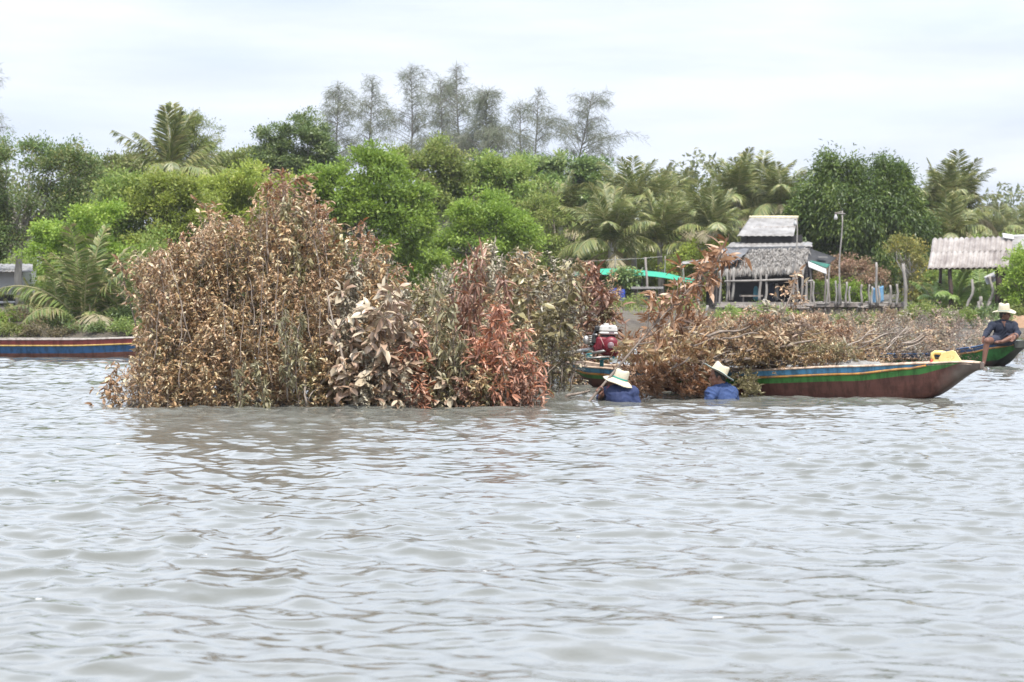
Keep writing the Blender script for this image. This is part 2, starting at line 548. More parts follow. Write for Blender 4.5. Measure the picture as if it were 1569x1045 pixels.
# ------------------------------------------------------------------ vegetation materials
BARK = pmat("bark", [(0.09, 0.07, 0.05), (0.2, 0.17, 0.13), (0.3, 0.27, 0.22)], 4, .9, .6, (1, 1, .25))
PALEBARK = pmat("pale_bark", [(0.25, 0.23, 0.2), (0.42, 0.39, 0.34)], 5, .9, .5, (1, 1, .3))
CASBARK = pmat("casuarina_bark", [(0.13, 0.12, 0.105), (0.2, 0.19, 0.165)], 5, .9, .5, (1, 1, .3))
G_BRIGHT = leafmat("leaf_bright", [(0.145, 0.239, 0.038), (0.216, 0.331, 0.045), (0.286, 0.407, 0.057), (0.357, 0.436, 0.083)], .5, .42, .5, None, .18, tone=True)
G_YELLOW = leafmat("leaf_yellow_green", [(0.176, 0.232, 0.045), (0.263, 0.331, 0.057), (0.325, 0.380, 0.067), (0.388, 0.380, 0.100)], .5, .42, .5, None, .18, tone=True)
G_MID = leafmat("leaf_mid", [(0.127, 0.208, 0.045), (0.184, 0.274, 0.057), (0.259, 0.332, 0.074), (0.334, 0.358, 0.110)], .5, .38, .5, None, .2, tone=True)
G_DARK = leafmat("leaf_dark", [(0.078, 0.138, 0.049), (0.121, 0.191, 0.059), (0.185, 0.247, 0.068), (0.270, 0.311, 0.109)], .42, .3, .6, None, .2, tone=True)
G_OLIVE = leafmat("leaf_olive", [(0.125, 0.174, 0.045), (0.184, 0.244, 0.054), (0.250, 0.287, 0.076), (0.333, 0.295, 0.122)], .55, .35, .4, None, .2, tone=True)
G_RAIN = leafmat("leaf_spreading", [(0.074, 0.127, 0.042), (0.116, 0.184, 0.053), (0.158, 0.218, 0.063), (0.179, 0.196, 0.084), (0.315, 0.287, 0.074)], .55, .35, .4, None, .15, tone=True)
G_NIPA2 = leafmat("weed_russet", [(0.1, 0.085, 0.04), (0.15, 0.13, 0.06), (0.2, 0.15, 0.09)], .6, .3, .4, None, .1)
G_GREY = leafmat("leaf_hazy", [(0.145, 0.189, 0.094), (0.203, 0.239, 0.116), (0.246, 0.268, 0.138), (0.290, 0.290, 0.174)], .6, .35, .3, None, .15)
G_CAS = leafmat("casuarina_needles", [(0.125, 0.15, 0.095), (0.165, 0.19, 0.125), (0.205, 0.225, 0.155), (0.24, 0.235, 0.175)], .7, .3, .3, None, .12)
G_DROOP = leafmat("leaf_drooping", [(0.041, 0.072, 0.016), (0.068, 0.117, 0.021), (0.117, 0.176, 0.029), (0.219, 0.275, 0.060)], .42, .3, .5, None, .05, tone=True)
G_YSHRUB = leafmat("leaf_yellow_shrub", [(0.131, 0.160, 0.043), (0.203, 0.217, 0.051), (0.290, 0.261, 0.087), (0.493, 0.377, 0.029)], .55, .35, .4, None, .1, tone=True)
G_RUSSET = leafmat("leaf_russet", [(0.217, 0.203, 0.087), (0.290, 0.217, 0.123), (0.377, 0.232, 0.160), (0.435, 0.290, 0.217)], .6, .35, .4, None, .1, tone=True)
G_PALM = leafmat("palm_leaflet", [(0.129, 0.169, 0.057), (0.187, 0.228, 0.067), (0.264, 0.287, 0.091), (0.377, 0.337, 0.149)], .38, .3, .7, None, .28)
G_PALMY = leafmat("palm_leaflet_dry", [(0.290, 0.246, 0.131), (0.392, 0.334, 0.189), (0.478, 0.420, 0.261)], .5, .3, .6, None, .25)
G_NIPA = leafmat("nipa_leaflet", [(0.117, 0.178, 0.049), (0.186, 0.251, 0.067), (0.271, 0.307, 0.091), (0.393, 0.307, 0.175)], .45, .32, .5, None, .3)
G_FRESH = leafmat("palm_fresh", [(0.153, 0.253, 0.057), (0.216, 0.324, 0.075), (0.294, 0.380, 0.108)], .4, .4, .6, None, .15)
RACHIS = pmat("palm_rachis", [(0.17, 0.17, 0.07), (0.3, 0.27, 0.13)], 6, .6, .1)

def ground_under(x, y): return gz(x, y)

def tree(name, label, Y, blobs, mat, L=.2, W=.5, dens=330, clump=.42, droop=0.0, bark=None, trunk_r=.13, cat='tree', group=None, limbs=12, gap=0.0, flat=.75, trunk=True, seed=None, base=None, shell=.5):
    """blobs: (px, py, rx, ry) ellipses of the crown, in photo pixels at distance Y"""
    rg = np.random.default_rng(seed if seed is not None else abs(hash(label)) % 1 + int(sum(map(ord, label))))
    sc = Y / F
    cl, tns = [], []
    for b in blobs:
        px, py, rx, ry = b[:4]
        c = at(px, py, Y + (b[4] if len(b) > 4 else 0)); rx *= sc; ry *= sc; rd = (rx * .8 + ry * .4)
        m = max(5, int(2.0 * (rx * ry + rx * rd + ry * rd) / (clump * clump)))
        R3 = np.array([rx, rd, ry])
        nb = max(5, int(5 + 9 * (rx * ry) ** .5 / 1.2))
        bd = nrm(rg.normal(0, 1, (nb, 3)) + np.array([0, -.15, .25]))
        bc = bd * rg.uniform(shell, 1.08, (nb, 1)) ** .6 * R3
        br = rg.uniform(.17, .36, nb)
        kb = rg.integers(0, nb, m)
        d = nrm(rg.normal(0, 1, (m, 3)) + np.array([0, 0, .4]))
        p = np.array(c) + bc[kb] * .86 + d * br[kb][:, None] * rg.uniform(.35, 1, (m, 1)) * np.minimum(R3, R3.min() * 1.5) * np.array([1, 1, .75])
        tn = rg.uniform(0, 1, nb)[kb]
        tns.append(tn)
        mo = max(4, int(m * .16))        # shoots that break the outline
        do = nrm(rg.normal(0, 1, (mo, 3)) + np.array([0, -.1, .45]))
        cl.append(np.array(c) + do * rg.uniform(1.0, 1.32, (mo, 1)) * R3 * np.array([1, 1, 1.0])); tns.append(rg.uniform(.3, 1, mo))
        cl.append(p)
    cl = np.concatenate(cl); tns = np.concatenate(tns)
    if gap:
        kg = rg.uniform(0, 1, len(cl)) > gap; cl = cl[kg]; tns = tns[kg]
    cx, cy = cl[:, 0].mean(), cl[:, 1].mean()
    if base: cx, cy = base
    zg = gz(cx, cy)
    kg = cl[:, 2] > zg + .03; cl = cl[kg]; tns = tns[kg]
    area = len(cl) * clump * clump * 1.1
    L = L * .74; n = int(area * dens * 1.65)
    k = rg.integers(0, len(cl), n)
    thin = rg.uniform(.55, 1.0, len(cl))[k][:, None]
    off = thin * rg.normal(0, 1, (n, 3)) * np.array([clump * .55, clump * .55, clump * .55 * flat])
    P = cl[k] + off
    cen = cl.mean(0)
    out = nrm(off) * .6 + nrm(P - cen) * .5 + rg.normal(0, .55, (n, 3))
    out[:, 2] += .1 - droop
    U = nrm(rg.normal(0, .55, (n, 3)) + np.array([0, -.15, 1.0]))
    Ls = L * rg.uniform(.65, 1.35, n)
    kk = P[:, 2] > zg + .05
    V, q = diamonds(P[kk], out[kk], U[kk], Ls[kk], Ls[kk] * W, .12 + droop * .15)
    e = empty(name, (cx, cy, zg), 0, label, cat, group)
    o3 = np.array([cx, cy, zg])
    me = mesh_np("crown", V - o3, q, None, mat)
    tone_ = np.repeat(tns[k][kk], 4).astype(np.float32)
    at_ = me.attributes.new("tone", 'FLOAT', 'POINT'); at_.data.foreach_set("value", tone_)
    link("crown", me, e)
    if trunk:
        mb = MB()
        top = np.array([cx + (cen[0] - cx) * .6, cy + (cen[1] - cy) * .6, zg + (cen[2] - zg) * .75]) - o3
        tr = [Vector((0, 0, -.3)), Vector(top * .35) + Vector((.12 * rg.normal(), .12 * rg.normal(), 0)), Vector(top * .7) + Vector((.1 * rg.normal(), .1 * rg.normal(), 0)), Vector(top)]
        mb.tube(tr, [trunk_r * 1.25, trunk_r, trunk_r * .8, trunk_r * .6], 9)
        sel = rg.choice(len(cl), min(limbs, len(cl)), replace=False)
        for i in sel:
            tgt = Vector(cl[i] - o3)
            f = float(rg.uniform(.35, .98))
            s0 = tr[1].lerp(tr[3], f) if f > .4 else tr[1]
            mid = s0.lerp(tgt, .5) + Vector((rg.normal(0, .15), rg.normal(0, .15), rg.normal(.12, .15)))
            mb.tube([s0, s0.lerp(mid, .5) + Vector((0, 0, .05)), mid, mid.lerp(tgt, .55), tgt], [trunk_r * .45, trunk_r * .36, trunk_r * .27, trunk_r * .18, trunk_r * .08], 6)
            for _ in range(2):
                t2 = Vector(cl[rg.integers(0, len(cl))] - o3)
                if (t2 - mid).length < 2.2:
                    mb.tube([mid, mid.lerp(t2, .5) + Vector((rg.normal(0, .1), rg.normal(0, .1), .06)), t2], [trunk_r * .22, trunk_r * .14, trunk_r * .05], 5)
        mb.build("trunk", bark or BARK, e)
    return e

def casuarina(label, Y, px, top, lean=0.0, wid=40, dens=1.0, low=250, seed=0, group="wispy casuarinas on the skyline"):
    rg = np.random.default_rng(100 + seed)
    sc = Y / F
    tp = at(px, top, Y); x0 = tp.x - lean * sc; zg = gz(x0, Y)
    hgt = tp.z - zg
    e = empty("casuarina_tree", (x0, Y, zg), 0, label, "tree", group)
    mb = MB()
    def tk(f): return Vector((lean * sc * f ** 1.5 + .12 * math.sin(f * 7 + seed), .1 * math.sin(f * 5), hgt * f))
    mb.tube([tk(i / 10) for i in range(11)], [.12 * (1 - i / 10) ** .8 + .012 for i in range(11)], 7)
    P, D, L = [], [], []
    zlow = max(.25, (at(px, low, Y).z - zg) / hgt)
    nb = int(84 * dens)
    for i in range(nb):
        f = zlow + (1 - zlow) * (i + rg.uniform()) / nb
        a = rg.uniform(0, 2 * math.pi)
        prof = ((1 - (f - zlow) / (1 - zlow)) ** .5 * .95 + .12) * (.75 + .35 * math.sin(f * 23 + seed * 2))
        ln = 1.3 * wid * sc * prof * rg.uniform(.5, 1.15)
        up = rg.uniform(.25, .75)
        s0 = tk(f)
        d = Vector((math.cos(a), math.sin(a), up)).normalized()
        pts = [s0, s0 + d * ln * .4, s0 + d * ln * .75 + Vector((0, 0, -.06 * ln)), s0 + d * ln + Vector((0, 0, -.28 * ln))]
        mb.tube(pts, [.03, .022, .014, .006], 4, False)
        m = int(52 * ln * rg.uniform(.25, 1.3)) + 6
        for j in range(m):
            t = rg.uniform(.2, 1.0)
            k = min(2, int(t * 3)); p = pts[k].lerp(pts[k + 1], t * 3 - k if k < 2 else min(1, t * 3 - 2))
            P.append(p + Vector(rg.normal(0, .15, 3))); D.append((d.x * .5 + rg.normal(0, .35), d.y * .5 + rg.normal(0, .35), -.35 + rg.normal(0, .45))); L.append(rg.uniform(.22, .5))
    for j in range(60):
        f = rg.uniform(.9, 1.02); P.append(tk(min(1, f)) + Vector(rg.normal(0, .1, 3))); D.append((rg.normal(0, .4), rg.normal(0, .4), .5)); L.append(.35)
    P, D, L = np.array(P), np.array(D), np.array(L)
    V, q = diamonds(P, D, nrm(RN.normal(0, 1, (len(P), 3))), L * 1.25, L * .06, .3)
    mb.build("trunk", CASBARK, e)
    link("crown", mesh_np("crown", V, q, None, G_CAS), e)
    return e

# ---- palm fronds, shared by all palms
def frond_mesh(e0, drop, L=3.0, nl=58, lw=.06, lfac=.33, hang=.75, seed=0, ragged=.05, side=0.0):
    rg = np.random.default_rng(seed)
    pts = [Vector((0, 0, 0))]; ang = []
    ns = 14
    for i in range(ns):
        t = (i + .5) / ns
        a = math.radians(e0 - drop * t ** 1.4); ang.append(a)
        sd = side * t * t
        pts.append(pts[-1] + Vector((math.cos(a) * math.cos(sd), math.cos(a) * math.sin(sd), math.sin(a))) * L / ns)
    mb = MB(); mb.tube(pts, [.035 * (1 - i / (ns + 1)) + .005 for i in range(ns + 1)], 5, False)
    P, D, U, Ls = [], [], [], []
    for i in range(nl):
        t = .14 + .86 * (i + .5) / nl
        f = t * ns; k = min(ns - 1, int(f)); p = pts[k].lerp(pts[k + 1], f - k)
        tg = (pts[k + 1] - pts[k]).normalized(); lat = Vector((0, 0, 1)).cross(tg)
        lat = Vector((0, 1, 0)) if lat.length < .2 else lat.normalized()
        nv = tg.cross(lat)
        if nv.z < 0: nv = -nv
        ln = L * lfac * (math.sin(math.pi * min(1, .22 + .74 * t)) ** .6)
        for s in (-1, 1):
            if rg.uniform() < ragged: continue
            d = lat * s * .85 + tg * (.55 + .3 * t) + nv * .25 - Vector((0, 0, hang * rg.uniform(.5, 1.4))) + Vector(rg.normal(0, .08, 3))
            P.append(p); D.append(d); U.append(nv + Vector((0, 0, .3)) + lat * s * -.35); Ls.append(ln * rg.uniform(.8, 1.1))
    V, q, t_ = leaves(np.array(P), np.array(D), np.array(U), np.array(Ls), lw, .55, .5)
    return mb, V, q, t_

class FrondSet:
    def __init__(s, specs, mat, name):
        s.items = []
        for i, sp in enumerate(specs):
            mb, V, q, t = frond_mesh(seed=i * 7 + len(name), **sp)
            r = mb.mesh(name + "_rachis", RACHIS)
            s.items.append((r, mesh_np(name + "_leaflets", V, q, t, mat)))
FS_UP = [dict(e0=86, drop=20, hang=.2), dict(e0=80, drop=30, hang=.25), dict(e0=73, drop=42, hang=.35), dict(e0=65, drop=58, hang=.5), dict(e0=55, drop=72, hang=.7), dict(e0=42, drop=80, hang=.8), dict(e0=24, drop=80, hang=.8), dict(e0=68, drop=36, hang=.35, side=.3), dict(e0=60, drop=95, side=.4), dict(e0=76, drop=55, side=-.4, hang=.4)]
PALM_F = FrondSet(FS_UP, G_PALM, "palm")
DRY_F = FrondSet([dict(e0=-15, drop=55, ragged=.3, hang=.8), dict(e0=10, drop=95, ragged=.3, hang=.8), dict(e0=40, drop=100, ragged=.35, hang=.7)], G_PALMY, "dry_palm")
NIPA_F = FrondSet([dict(e0=86, drop=22, lfac=.24, hang=.3), dict(e0=76, drop=38, lfac=.24, hang=.35), dict(e0=66, drop=70, lfac=.24), dict(e0=55, drop=85, lfac=.24), dict(e0=45, drop=95, lfac=.22, ragged=.2), dict(e0=80, drop=60, lfac=.22, side=.3)], G_NIPA, "nipa")
FRESH_F = FrondSet([dict(e0=80, drop=30, lfac=.3, lw=.08, hang=.2), dict(e0=66, drop=55, lfac=.3, lw=.08), dict(e0=50, drop=80, lfac=.3, lw=.08), dict(e0=72, drop=75, lfac=.3, lw=.07, side=.3), dict(e0=32, drop=70, lfac=.28, lw=.07)], G_FRESH, "fresh_palm")

def palm(name, label, Y, px, py, n, size, fs, seed, trunk=True, dry=3, group=None, lean=0.0, only=None, cat="palm", width_scale=1.0):
    rg = random.Random(seed)
    c = at(px, py, Y)
    zg = gz(c.x - lean, Y)
    e = empty(name, (c.x - lean, Y, zg), 0, label, cat, group)
    top = Vector((lean, 0, c.z - zg))
    if trunk:
        mb = MB()
        pts = [Vector((lean * (t ** 1.6), .1 * math.sin(t * 4), -.3 + (top.z + .25) * t)) for t in [i / 12 for i in range(13)]]
        mb.tube(pts, [.17 - .05 * i / 12 + (.012 if i % 2 else 0) for i in range(13)], 9)
        for i in range(9):
            a = i * 2.4; d = Vector((math.cos(a), math.sin(a), .8)).normalized()
            mb.tube([top + Vector((0, 0, -.2)), top + d * .3], [.06, .03], 5)
        mb.build("trunk", PALEBARK, e)
    for i in range(n + dry):
        isdry = i >= n
        it = rg.choice(DRY_F.items) if isdry else (fs.items[only[i % len(only)]] if only else fs.items[i % len(fs.items)])
        s = size / 3.0 * rg.uniform(.82, 1.1)
        a = i * 2.399 + rg.uniform(-.35, .35) + seed
        fr = link("frond", it[1], e)
        fr.location = top + Vector((math.cos(a) * .07, math.sin(a) * .07, rg.uniform(-.12, .08) - (.15 if isdry else 0)))
        fr.rotation_euler = (0, 0, a); fr.scale = (s, s * width_scale, s)
        r = link("rachis", it[0], fr)
    return e

# ------------------------------------------------------------------ vegetation, left to right
tree("spreading_tree", "wide flat crowned olive tree with sky gaps and brownish twigs at the far left", 84,
     [(20, 252, 95, 34), (95, 246, 62, 26), (130, 278, 38, 30), (-40, 300, 70, 48), (55, 318, 85, 40), (10, 352, 75, 38), (-30, 385, 50, 28), (118, 330, 40, 40)],
     G_RAIN, .17, .5, 230, .5, 0, PALEBARK, .16, limbs=34, gap=.12, shell=.35)
tree("leafy_tree", "dull green low tree on the skyline between spreading tree and tall palm", 122,
     [(170, 262, 50, 20), (225, 262, 48, 24), (140, 280, 50, 28), (205, 290, 55, 35)], G_OLIVE, .24, .5, 250, .6)
tree("feathery_tree", "round light olive feathery tree right behind the tall left palm", 112,
     [(300, 212, 32, 34), (283, 192, 20, 16), (316, 245, 26, 34), (280, 250, 30, 40), (295, 285, 40, 35)], G_OLIVE, .2, .28, 330, .42, .25)
tree("leafy_tree", "grey green low tree on the skyline right of the tall left palm", 118,
     [(375, 252, 48, 20), (345, 272, 52, 30), (410, 268, 48, 28), (440, 285, 40, 30)], G_OLIVE, .24, .5, 260, .6)
TALL_F = FrondSet([dict(e0=87, drop=16, hang=.15, lw=.08), dict(e0=80, drop=28, hang=.2, lw=.08), dict(e0=46, drop=22, ragged=.3), dict(e0=62, drop=35, ragged=.25), dict(e0=22, drop=62, hang=.6, lw=.07), dict(e0=4, drop=60, hang=.6, lw=.07), dict(e0=40, drop=100), dict(e0=34, drop=28, ragged=.35)], G_PALM, "tall_palm")
def tall_palm():
    Y = 90; e = palm("coconut_palm", "tall coconut palm with one upright spear frond and long arching side fronds", Y, 262, 266, 0, 3, TALL_F, 3, dry=0)
    top = at(262, 266, Y); top = Vector((0, 0, top.z - e.location.z))
    for (az, i, s_) in [(90, 0, 1.1), (250, 0, 1.02), (0, 0, 1.0), (30, 1, 1.05), (170, 1, .75), (178, 2, 1.12), (165, 3, .9), (200, 3, .82), (5, 4, 1.2), (-15, 5, 1.0), (20, 7, 1.0), (188, 5, .8), (-80, 6, .8), (-110, 6, .7), (60, 4, .9), (130, 4, .8), (-40, 4, .9), (215, 5, .7), (10, 2, .8)]:
        it = TALL_F.items[i]; fr = link("frond", it[1], e); fr.location = top; fr.rotation_euler = (0, 0, math.radians(az)); fr.scale = (s_,) * 3
        link("rachis", it[0], fr)
tall_palm()
tree("leafy_bush", "green bushy tree with a dark hollow left of the yellow green bushes", 78,
     [(185, 305, 38, 42), (205, 335, 40, 45), (165, 350, 45, 40), (190, 385, 55, 35)], G_MID, .19, .5, 330, .42)
tree("leafy_bush", "yellow green bushy tree below the tall left palm", 77,
     [(262, 302, 50, 34), (235, 330, 40, 40), (285, 335, 50, 40), (255, 372, 60, 40)], G_YELLOW, .17, .5, 340, .4)
tree("leafy_bush", "lime green bushy tree behind the peak of the brush pile", 80,
     [(345, 305, 50, 36), (385, 290, 42, 34), (330, 340, 55, 40), (395, 335, 55, 45), (440, 315, 40, 42), (425, 365, 60, 45)], G_YELLOW, .18, .5, 330, .42)
tree("leafy_bush", "bright green bush hanging over the bank beside the white shed", 71,
     [(105, 360, 48, 30), (68, 384, 42, 20), (130, 395, 56, 36), (105, 412, 40, 26), (170, 420, 48, 42), (150, 340, 40, 30)], G_BRIGHT, .17, .52, 340, .38)
tree("leafy_bush", "dense mid green bush on the bank left of the brush pile", 70,
     [(190, 440, 34, 42), (160, 455, 40, 30), (215, 480, 30, 40), (240, 430, 50, 60)], G_MID, .17, .5, 330, .38)
tree("leafy_tree", "dark green rounded tree standing below the casuarinas", 104,
     [(468, 212, 40, 34), (412, 222, 20, 24), (500, 238, 30, 34), (440, 240, 42, 26), (470, 262, 45, 26), (408, 250, 22, 18)], G_DARK, .2, .5, 330, .42)
tree("leafy_tree", "bright lime green tree standing behind the brush pile peak", 79,
     [(560, 262, 46, 36), (520, 292, 44, 40), (598, 298, 52, 48), (560, 335, 75, 50), (630, 345, 40, 50), (600, 385, 60, 45), (480, 290, 34, 30), (650, 400, 30, 30), (500, 350, 50, 50)], G_BRIGHT, .19, .5, 340, .42)
tree("leafy_tree", "olive tree with yellowing tips between lime tree and casuarinas", 98,
     [(655, 250, 34, 38), (640, 285, 45, 40), (690, 262, 26, 34), (605, 245, 22, 18), (690, 300, 40, 40)], G_OLIVE, .2, .5, 300, .45)
tree("leafy_tree", "rounded mid green tree below the middle casuarinas", 100,
     [(765, 268, 58, 28), (735, 285, 45, 35), (800, 290, 40, 34), (700, 325, 40, 40), (760, 310, 60, 40)], G_MID, .2, .5, 320, .45)
tree("leafy_tree", "dark broad leaved tree below the rightmost casuarina", 108,
     [(862, 268, 48, 26), (905, 268, 30, 24), (828, 262, 30, 22), (925, 292, 18, 18), (860, 300, 70, 35), (900, 310, 40, 30)], G_DARK, .24, .55, 300, .48)
tree("leafy_bush", "bright mid green bush standing in front of the palms", 84,
     [(742, 322, 36, 32), (775, 350, 40, 30), (715, 352, 36, 34), (745, 372, 52, 30), (800, 365, 30, 24), (690, 385, 34, 26)], G_BRIGHT, .18, .5, 330, .4)
tree("leafy_bush", "dry olive bush between bright bush and coconut palms", 97,
     [(835, 345, 40, 40), (820, 385, 50, 30), (870, 400, 50, 25)], G_OLIVE, .2, .35, 280, .45)

CAS = [(518, 132, 0, 54, 1.0), (568, 120, 3, 50, .9), (628, 104, -4, 58, .95), (676, 122, 3, 46, 1.0), (702, 103, 2, 56, 1.2), (748, 142, 4, 52, 2.0), (796, 160, -12, 44, .5), (822, 140, 0, 50, .65), (905, 148, 44, 78, .75)]
CL = ["sparse grey casuarina at the left end of the casuarina row", "slim grey casuarina second from the left of its row", "tall open grey casuarina left of the two tallest",
      "short thin casuarina squeezed left of the tallest one", "tallest dense grey casuarina with a needle like top", "thick brownish casuarina with a dense crown",
      "thin broken casuarina with few twigs right of the thick one", "straight bare topped casuarina with thin side twigs", "leaning casuarina with long drooping twigs at the right end of its row"]
for i, (px, ty, ln, wd, dn) in enumerate(CAS):
    casuarina(CL[i], 134 + (i * 37 % 5) * 1.6, px, ty, ln, wd, dn, 258, i)
casuarina("casuarina cut by the left edge of the photo", 120, -14, 95, 0, 30, .7, 300, 21, None)

PG = "coconut palms behind the huts"
PALMS = [(968, 322, 100, 12, 2.7, "coconut palm with upright fronds standing left of the palm clump on the skyline"),
         (1012, 318, 112, 11, 2.6, "coconut palm second in the skyline clump above the green net"),
         (1044, 322, 116, 11, 2.6, "coconut palm at the right of the skyline clump above the green net"),
         (858, 338, 104, 10, 2.4, "greyish coconut palm at the left end of the palms"),
         (936, 372, 94, 12, 2.6, "coconut palm with long arching fronds low in front of the palm clump"),
         (1010, 372, 97, 11, 2.7, "coconut palm drooping over the green net on the right"),
         (1070, 350, 104, 11, 2.6, "coconut palm left of the upper white hut roof"),
         (1095, 355, 96, 9, 2.2, "small yellowish palm touching the left end of the hut roof"),
         (1132, 312, 108, 12, 2.7, "coconut palm right above the left end of the upper hut roof"),
         (1168, 310, 112, 11, 2.7, "coconut palm above the middle of the upper hut roof"),
         (1196, 318, 106, 11, 2.6, "coconut palm half hidden by the big dark drooping tree on its left side"),
         (1442, 322, 110, 11, 2.7, "coconut palm touching the right side of the big dark drooping tree"),
         (1468, 320, 112, 12, 2.9, "coconut palm with a long frond reaching to the right above the grey roof"),
         (1452, 372, 100, 9, 2.5, "low yellow green palm right behind the corrugated grey roof"),
         (1528, 362, 150, 10, 2.7, "distant coconut palm behind the right end of the grey roof"),
         (1558, 362, 155, 10, 2.7, "distant coconut palm at the right edge of the photo"),
         (1505, 372, 160, 9, 2.6, "faint distant palm above the middle of the grey roof"),
         (900, 352, 110, 10, 2.5, "coconut palm in shade below the dark broad leaved tree")]
for i, (px, py, Y, n, s, lb) in enumerate(PALMS):
    palm("coconut_palm", lb, Y, px, py + 6, n + 9, s * 1.12, PALM_F, i + 11, dry=3, group=PG, lean=rnd.uniform(-.5, .5))

tree("weeping_tree", "big dark green tree with drooping leafy twigs beside the hut", 98,
     [(1282, 272, 41, 25), (1245, 288, 23, 25), (1343, 277, 43, 27), (1380, 288, 23, 29), (1301, 315, 72, 39), (1255, 333, 39, 37), (1375, 331, 46, 39), (1320, 360, 85, 43), (1255, 371, 36, 30), (1399, 367, 36, 34), (1329, 405, 75, 34), (1278, 405, 36, 25), (1227, 324, 18, 29), (1389, 409, 36, 25)],
     G_DROOP, .28, .3, 300, .46, .75, BARK, .22, limbs=20, flat=1.5)
tree("yellow_shrub", "thin shrub with yellow leaves and bare twigs left of the grey roof", 91,
     [(1388, 392, 30, 26), (1405, 420, 24, 30), (1372, 380, 16, 14), (1400, 450, 20, 22)], G_YSHRUB, .16, .5, 200, .34, 0, PALEBARK, .07, cat="shrub", limbs=22)
tree("russet_bush", "russet brown bush hanging over the jetty posts", 94,
     [(1290, 408, 26, 16), (1325, 420, 26, 18), (1270, 420, 22, 16), (1305, 432, 26, 18), (1345, 430, 16, 18)], G_RUSSET, .15, .5, 300, .32, .2, cat="bush")
tree("leafy_bush", "fresh green bush growing behind the jetty posts", 93,
     [(1262, 445, 26, 20), (1290, 450, 28, 18), (1240, 455, 18, 14), (1320, 455, 20, 12)], G_BRIGHT, .14, .5, 330, .3, cat="bush")
tree("leafy_bush", "lime green bush touching the left side of the hut roof", 95,
     [(1085, 380, 24, 12), (1062, 392, 26, 14), (1105, 386, 18, 10), (1050, 410, 30, 18)], G_YELLOW, .16, .5, 330, .32, cat="bush")
tree("leafy_bush", "dark green bush growing in shade under the hut floor", 82,
     [(1160, 490, 34, 18), (1195, 490, 20, 18), (1130, 498, 22, 14)], G_MID, .13, .5, 330, .28, cat="bush", trunk_r=.05)
tree("leafy_bush", "small conical green bush on the bank beside a leaning stake", 74,
     [(1072, 480, 9, 12), (1076, 498, 15, 16), (1080, 512, 20, 12)], G_BRIGHT, .1, .5, 420, .2, cat="bush", trunk_r=.04)
tree("papaya_tree", "small dark leaved papaya tree under the green net", 87,
     [(952, 425, 18, 10), (968, 428, 14, 9), (940, 432, 10, 8), (958, 438, 16, 8)], G_DARK, .22, .5, 300, .26, .5, PALEBARK, .1)
tree("leafy_bush", "yellow green hedge behind the green net", 103,
     [(905, 405, 40, 22), (950, 408, 40, 22), (1000, 410, 45, 25), (1035, 425, 40, 25), (985, 440, 40, 18), (930, 445, 40, 18), (880, 440, 40, 20), (1050, 450, 40, 18)], G_YELLOW, .18, .5, 280, .42, cat="bush")
tree("leafy_bush", "dull hedge rising behind the small distant roof", 100,
     [(830, 425, 50, 25), (780, 415, 50, 30), (720, 420, 50, 30), (660, 430, 45, 30)], G_MID, .18, .5, 280, .42, cat="bush")
tree("leafy_bush", "green bush at the right edge beside the shed posts", 80,
     [(1560, 425, 22, 28), (1575, 400, 20, 24), (1556, 452, 24, 22), (1580, 470, 25, 30)], G_BRIGHT, .18, .5, 320, .34, cat="bush")
tree("leafy_bush", "dark low thicket behind the young palms under the grey roof", 96,
     [(1440, 440, 40, 30), (1490, 450, 45, 28), (1540, 440, 40, 22), (1420, 465, 30, 20)], G_MID, .2, .5, 270, .42, cat="bush")
for i, (px, py, n, s, lb) in enumerate([(1462, 470, 9, 1.7, "young fan of green palm leaves under the left part of the grey roof"), (1432, 462, 8, 1.3, "small pale palm beside the yellow shrub"),
                                       (1502, 470, 9, 1.6, "young palm with broad bright leaves on a pale forked stem"), (1538, 480, 8, 1.5, "young palm arching over behind the seated man")]):
    palm("young_palm", lb, 82 + i, px, py, n, s, FRESH_F, 50 + i, trunk=False, dry=0)
for i, (px, py, n, s, lb) in enumerate([(128, 500, 14, 3.3, "tall nipa palm clump on the left bank"), (170, 505, 11, 2.2, "nipa palm with pale bent fronds beside the brush pile"),
                                       (92, 505, 11, 2.2, "low nipa palm arching towards the striped boat"), (205, 500, 9, 2.4, "shaded nipa palm half hidden by the brush pile")]):
    palm("nipa_palm", lb, 66 + i * .7, px, py, n, s, NIPA_F, 70 + i, trunk=False, dry=3)
tree("dry_bush", "brown leafless looking bush on the bank at the far left", 66,
     [(15, 505, 40, 16), (60, 500, 36, 18), (35, 485, 30, 12)], G_RUSSET, .12, .25, 260, .3, cat="bush", trunk_r=.04)
tree("leafy_bush", "small light green bush on the bank at the far left", 65.5,
     [(5, 488, 22, 9), (-15, 495, 30, 12)], G_BRIGHT, .13, .5, 330, .25, cat="bush", trunk_r=.04)

